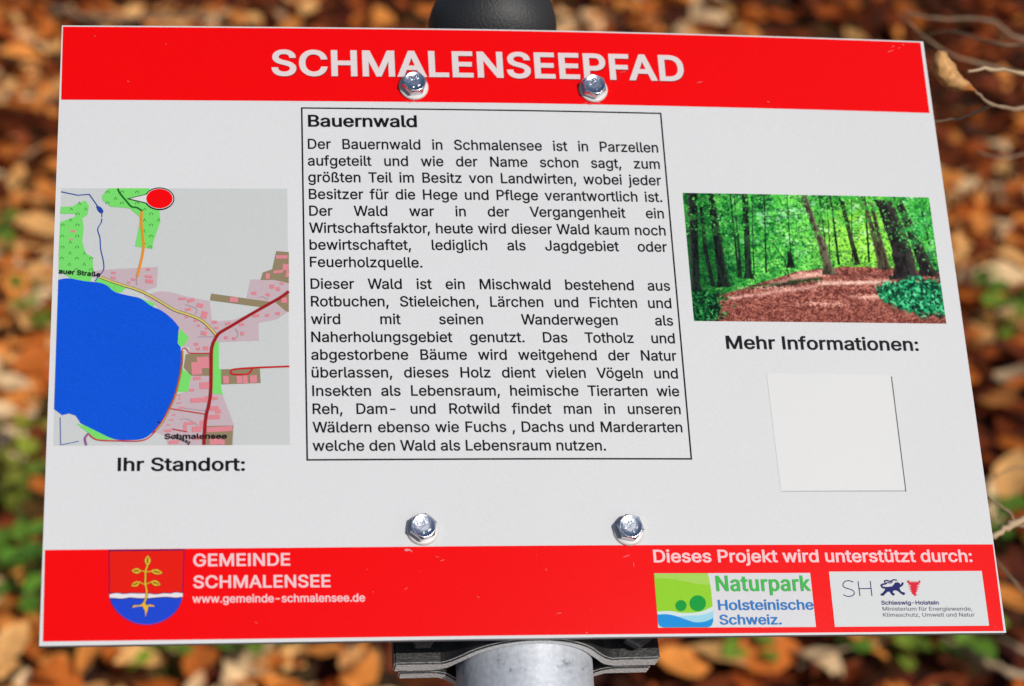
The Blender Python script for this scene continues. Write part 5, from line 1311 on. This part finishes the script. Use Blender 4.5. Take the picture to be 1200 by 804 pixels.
LEAF_SPOTS = [(20, 60), (48, 95), (15, 130), (40, 185), (25, 235), (50, 270), (12, 330), (30, 375), (45, 430), (20, 520), (30, 660), (15, 755), (110, 765), (160, 775), (235, 770), (310, 760), (385, 765),
              (420, 780), (800, 775), (840, 765), (905, 765), (955, 780), (1010, 760), (1120, 300), (1150, 260), (1185, 300), (1130, 350), (1170, 330), (1165, 470), (1185, 560), (1190, 700), (700, 20), (760, 30), (830, 15),
              (880, 35), (160, 15), (280, 20), (360, 12), (430, 20), (1185, 445), (1140, 230), (1100, 200)]
for k, (a, b) in enumerate(LEAF_SPOTS):
    p = ground_at(a + random.uniform(-6, 6), b + random.uniform(-6, 6), .045)
    c = PALETTE[[0, 1, 2, 6, 0, 1][k % 6]] * random.uniform(.85, 1.15)
    o = link_mesh('fallen_leaf', leaf_single(random.uniform(.07, .105), random.uniform(.2, .7), random.uniform(-1, 1), random.uniform(.5, .7), c), DRY, smooth=True)
    o.location = p
    o.rotation_euler = (random.uniform(-.5, .5), random.uniform(-.5, .5), random.uniform(0, 6.28))
    tag(o, 'single dry orange brown leaf lying loose on top of the leaf carpet', 'leaf', 'loose leaves on the forest floor')

def seedling(px_, py_, s, nleaf, yellow, label):
    p = ground_at(px_, py_)
    root = empty('green_seedling', p)
    tag(root, label, 'plant', 'green seedlings on the forest floor')
    pos, size, yaw, tilt, td, fold, bend, asp, col = [], [], [], [], [], [], [], [], []
    bm = bmesh.new()
    for k in range(nleaf):
        a = random.uniform(0, 6.28); rr = random.uniform(.15, 1) * s * .85; h = random.uniform(.03, .10) * (1 + s * 3)
        q = Vector((rr * math.cos(a), rr * math.sin(a), h))
        pos.append(q); size.append(random.uniform(.028, .05)); yaw.append(a + random.uniform(-.5, .5)); tilt.append(random.uniform(-.5, .6)); td.append(random.uniform(0, 6.28))
        fold.append(random.uniform(0, .45)); bend.append(random.uniform(-.9, .3)); asp.append(random.uniform(.6, .85))
        g = np.array((.13, .30, .035)) * random.uniform(.55, 1.25); g[0] *= 1 + yellow * random.uniform(.6, 1.6)
        col.append(g)
        # stalk
        b0 = Vector((q.x * .2, q.y * .2, -.02)); r = .0013
        d = (q - b0).normalized(); sx = d.orthogonal().normalized(); sy = d.cross(sx)
        ra = [bm.verts.new(b0 + (sx * math.cos(t) + sy * math.sin(t)) * r) for t in (0, 2.1, 4.2)]
        rb = [bm.verts.new(q + (sx * math.cos(t) + sy * math.sin(t)) * r * .7) for t in (0, 2.1, 4.2)]
        for i in range(3): bm.faces.new((ra[i], ra[(i + 1) % 3], rb[(i + 1) % 3], rb[i]))
    V, Fc = leaf_arrays(np.array(pos), np.array(size), np.array(yaw), np.array(tilt), np.array(td), np.array(fold), np.array(bend), np.array(asp))
    link_mesh('foliage', mesh_from_arrays('foliage', V, Fc, np.repeat(np.array(col), 15, 0)), GREEN, root, True)
    a = bm
    link_bm('stem', a, STALK, root)
STALK = bpy.data.materials.new('stalk')
nodes(STALK)[1].inputs['Base Color'].default_value = (.12, .18, .04, 1)

SEED = [(16, 590, .10, 18, 1.2, 'yellow green seedling clump left of the lower half of the board'), (30, 625, .08, 12, .8, 'green seedling left of the red footer band'),
        (18, 690, .08, 12, .1, 'dark green seedling left of the footer band near the corner'), (40, 725, .06, 10, 0, 'small green seedling at the lower left corner of the board'),
        (95, 772, .06, 9, .3, 'low green seedling below the board under the coat of arms'), (205, 792, .06, 10, .6, 'pale green seedling below the web address'),
        (305, 785, .07, 12, .3, 'green seedling below the footer, left of the clamp'), (345, 772, .05, 8, 0, 'small green seedling between clamp and leaf carpet'),
        (868, 782, .06, 10, .5, 'green seedling below the nature park card'), (1045, 775, .08, 14, .8, 'bright green seedling below the ministry card'), (1085, 760, .06, 10, .1, 'dark green seedling beside the bright one below the ministry card'),
        (1178, 648, .06, 9, .1, 'green seedling right of the footer band'), (1180, 408, .05, 7, .4, 'green seedling right of the forest picture'), (1150, 378, .05, 6, .2, 'small green seedling close to the right edge of the board'),
        (40, 402, .06, 8, .6, 'green seedling left of the map lake'), (15, 305, .06, 8, .3, 'green seedling left of the top of the map'), (1128, 800, .06, 8, .2, 'green seedling at the bottom right corner'), (985, 790, .05, 7, .1, 'small green seedling left of the bright one under the board')]
for a in SEED: seedling(*a)

BARK = metal('twig_bark', (.24, .15, .085), .7, 160, .4, 0.0)
PALEBARK = metal('pale_twig_bark', (.40, .28, .165), .6, 160, .4, 0.0)
def on_ray(px_, py_, dist):
    d = RCAM @ Vector(((px_ - 600) / F_PX, -(py_ - 402) / F_PX, -1))
    return CAMP + d * dist
def twig_bm(bm, pts, r0, r1, n=7):
    pts = [Vector(p) for p in pts]
    # gentle curve through the points
    c = []
    for i in range(len(pts) - 1):
        p0, p1, p2, p3 = pts[max(0, i - 1)], pts[i], pts[i + 1], pts[min(len(pts) - 1, i + 2)]
        for j in range(5):
            t = j / 5
            c.append(.5 * (2 * p1 + (p2 - p0) * t + (2 * p0 - 5 * p1 + 4 * p2 - p3) * t * t + (3 * p1 - p0 - 3 * p2 + p3) * t ** 3))
    c.append(pts[-1])
    rings = []
    for i, p in enumerate(c):
        d = (c[min(len(c) - 1, i + 1)] - c[max(0, i - 1)]).normalized()
        s = d.orthogonal().normalized(); q = d.cross(s)
        r = .78 * (r0 + (r1 - r0) * i / (len(c) - 1)) * (1.35 if i % 5 == 0 else random.uniform(.8, 1.15))
        if 0 < i < len(c) - 1: p = p + (s * random.uniform(-.5, .5) + q * random.uniform(-.5, .5)) * r
        rings.append([bm.verts.new(p + s * r * math.cos(6.283 * k / n) + q * r * math.sin(6.283 * k / n)) for k in range(n)])
    for a, b in zip(rings[:-1], rings[1:]):
        # keep neighbouring rings aligned
        best = min(range(n), key=lambda o: sum((a[k].co - b[(k + o) % n].co).length for k in range(n)))
        b[:] = [b[(k + best) % n] for k in range(n)]
        for k in range(n):
            f = bm.faces.new((a[k], a[(k + 1) % n], b[(k + 1) % n], b[k])); f.smooth = True
    bm.faces.new(rings[0][::-1]); bm.faces.new(rings[-1])
    bmesh.ops.recalc_face_normals(bm, faces=bm.faces[:])

def build_shrub():
    hub = on_ray(1330, 500, 1.16)
    base = Vector((hub.x + .05, hub.y + .12, 0)); base.z = relief(base.x, base.y) - .02
    sh = empty('bare_shrub', base)
    tag(sh, 'bare leafless shrub reaching thin twigs in from the right, one withered leaf still hanging on', 'shrub')
    def part(name, pts, r0, r1, m=BARK):
        bm = bmesh.new(); twig_bm(bm, [p - base for p in pts], r0, r1)
        return link_bm(name, bm, m, sh)
    t1 = on_ray(1290, 130, 1.05); t2 = on_ray(1270, 650, 1.02); t3 = on_ray(1330, 60, 1.5)
    part('stem', [base, base.lerp(hub, .5) + Vector((.02, 0, 0)), hub, hub.lerp(t1, .5), t1], .009, .0022)
    part('branch', [t1, on_ray(1240, 92, 1.02), on_ray(1200, 86, 1.0), on_ray(1160, 81, .99), on_ray(1134, 84, .985)], .0020, .0010, PALEBARK)
    part('branch', [t1, on_ray(1200, 128, 1.0), on_ray(1162, 122, .99), on_ray(1142, 106, .985)], .0020, .0009)
    part('branch', [on_ray(1163, 122, .99), on_ray(1142, 133, 1.0), on_ray(1115, 141, 1.01), on_ray(1080, 143, 1.02)], .0011, .0006, PALEBARK)
    part('branch', [hub, t3, on_ray(1200, 46, 1.5), on_ray(1160, 24, 1.5), on_ray(1098, 22, 1.5), on_ray(1060, 14, 1.5)], .0028, .0009)
    part('branch', [hub.lerp(t3, .85), on_ray(1150, 75, 1.45), on_ray(1100, 55, 1.4), on_ray(1060, 22, 1.4)], .0018, .0007)
    part('branch', [hub, t2, on_ray(1205, 612, .98), on_ray(1185, 617, .97), on_ray(1164, 627, .965), on_ray(1140, 640, .97)], .004, .0013, PALEBARK)
    part('branch', [t2.lerp(hub, .2), on_ray(1200, 618, 1.02), on_ray(1182, 600, 1.02), on_ray(1158, 582, 1.02)], .0018, .0006)
    part('branch', [t2, on_ray(1215, 705, 1.1), on_ray(1190, 682, 1.12), on_ray(1160, 650, 1.14)], .0020, .0008)
    part('branch', [t1, on_ray(1215, 60, 1.2), on_ray(1170, 52, 1.22), on_ray(1120, 38, 1.25), on_ray(1085, 40, 1.27)], .0016, .0006)
    part('branch', [t1, on_ray(1225, 170, 1.3), on_ray(1180, 185, 1.3), on_ray(1145, 178, 1.3)], .0014, .0006)
    part('branch', [t2, on_ray(1220, 560, 1.3), on_ray(1190, 548, 1.3), on_ray(1165, 560, 1.3)], .0014, .0006)
    # withered rolled leaf
    a = on_ray(1097, 62, .985); b = on_ray(1143, 106, .98)
    d = (b - a); ln = d.length
    V = []; N, K = 16, 12
    view = (CAMP - a).normalized(); s = d.normalized(); q = s.cross(view).normalized(); vv = q.cross(s)
    prof = np.interp(np.linspace(0, 1, N), [0, .1, .3, .55, .8, 1], [.28, .9, 1.0, .9, .62, .12])
    r2 = np.random.default_rng(5)
    for i in range(N):
        t = i / (N - 1); c = a + d * t + q * (.0045 * math.sin(t * 3.1)) + vv * .002 * math.sin(t * 7)
        for k in range(K):
            ang = -2.25 + 4.3 * k / (K - 1) + .35 * math.sin(t * 5)
            rad = .0055 * prof[i] * (1 + .14 * math.sin(k * 1.9 + i * 1.3)) * (1.25 if k in (0, K - 1) else 1)
            p = c + q * rad * math.sin(ang) + vv * (rad * math.cos(ang))
            V.append(p - base)
    V = np.array([tuple(p) for p in V])
    idx = np.arange(N * K).reshape(N, K)
    Fc = np.stack([idx[:-1, :-1], idx[1:, :-1], idx[1:, 1:], idx[:-1, 1:]], -1).reshape(-1, 4)
    cols = np.array([(.72, .40, .16)]) * r2.uniform(.7, 1.2, (N * K, 1))
    cols[idx[:, 0]] *= .45; cols[idx[:, -1]] *= .5; cols[idx[-3:].ravel()] *= np.array([.9, .6, .4])
    o = link_mesh('withered_leaf', mesh_from_arrays('withered_leaf', V, Fc, cols), DRY, sh, True)
    o['label'] = 'rolled pale brown withered leaf at the upper right corner of the board'
build_shrub()

def ground_twig(pts, r0, label, m=PALEBARK):
    q = [ground_at(x, y, .04 + dz) for x, y, dz in pts]
    base = q[0]
    bm = bmesh.new(); twig_bm(bm, [p - base for p in q], r0, r0 * .5)
    o = link_bm('fallen_twig', bm, m); o.location = base
    tag(o, label, 'twig', 'fallen twigs on the forest floor')
ground_twig([(1230, 800, .0), (1185, 787, .02), (1147, 771, .02), (1100, 744, .01)], .0075, 'long pale fallen twig slanting below the lower right corner of the board')
ground_twig([(1225, 775, .0), (1196, 760, .02), (1168, 745, .01)], .0045, 'short pale fallen twig just below the lower right tip of the board')
ground_twig([(935, 782, .0), (975, 765, .015), (1040, 750, .01)], .0042, 'thin brown fallen twig lying below the nature park card', BARK)
ground_twig([(60, 12, .0), (130, 22, .02), (250, 18, .01)], .012, 'dark fallen twig lying behind the upper left corner of the board', BARK)
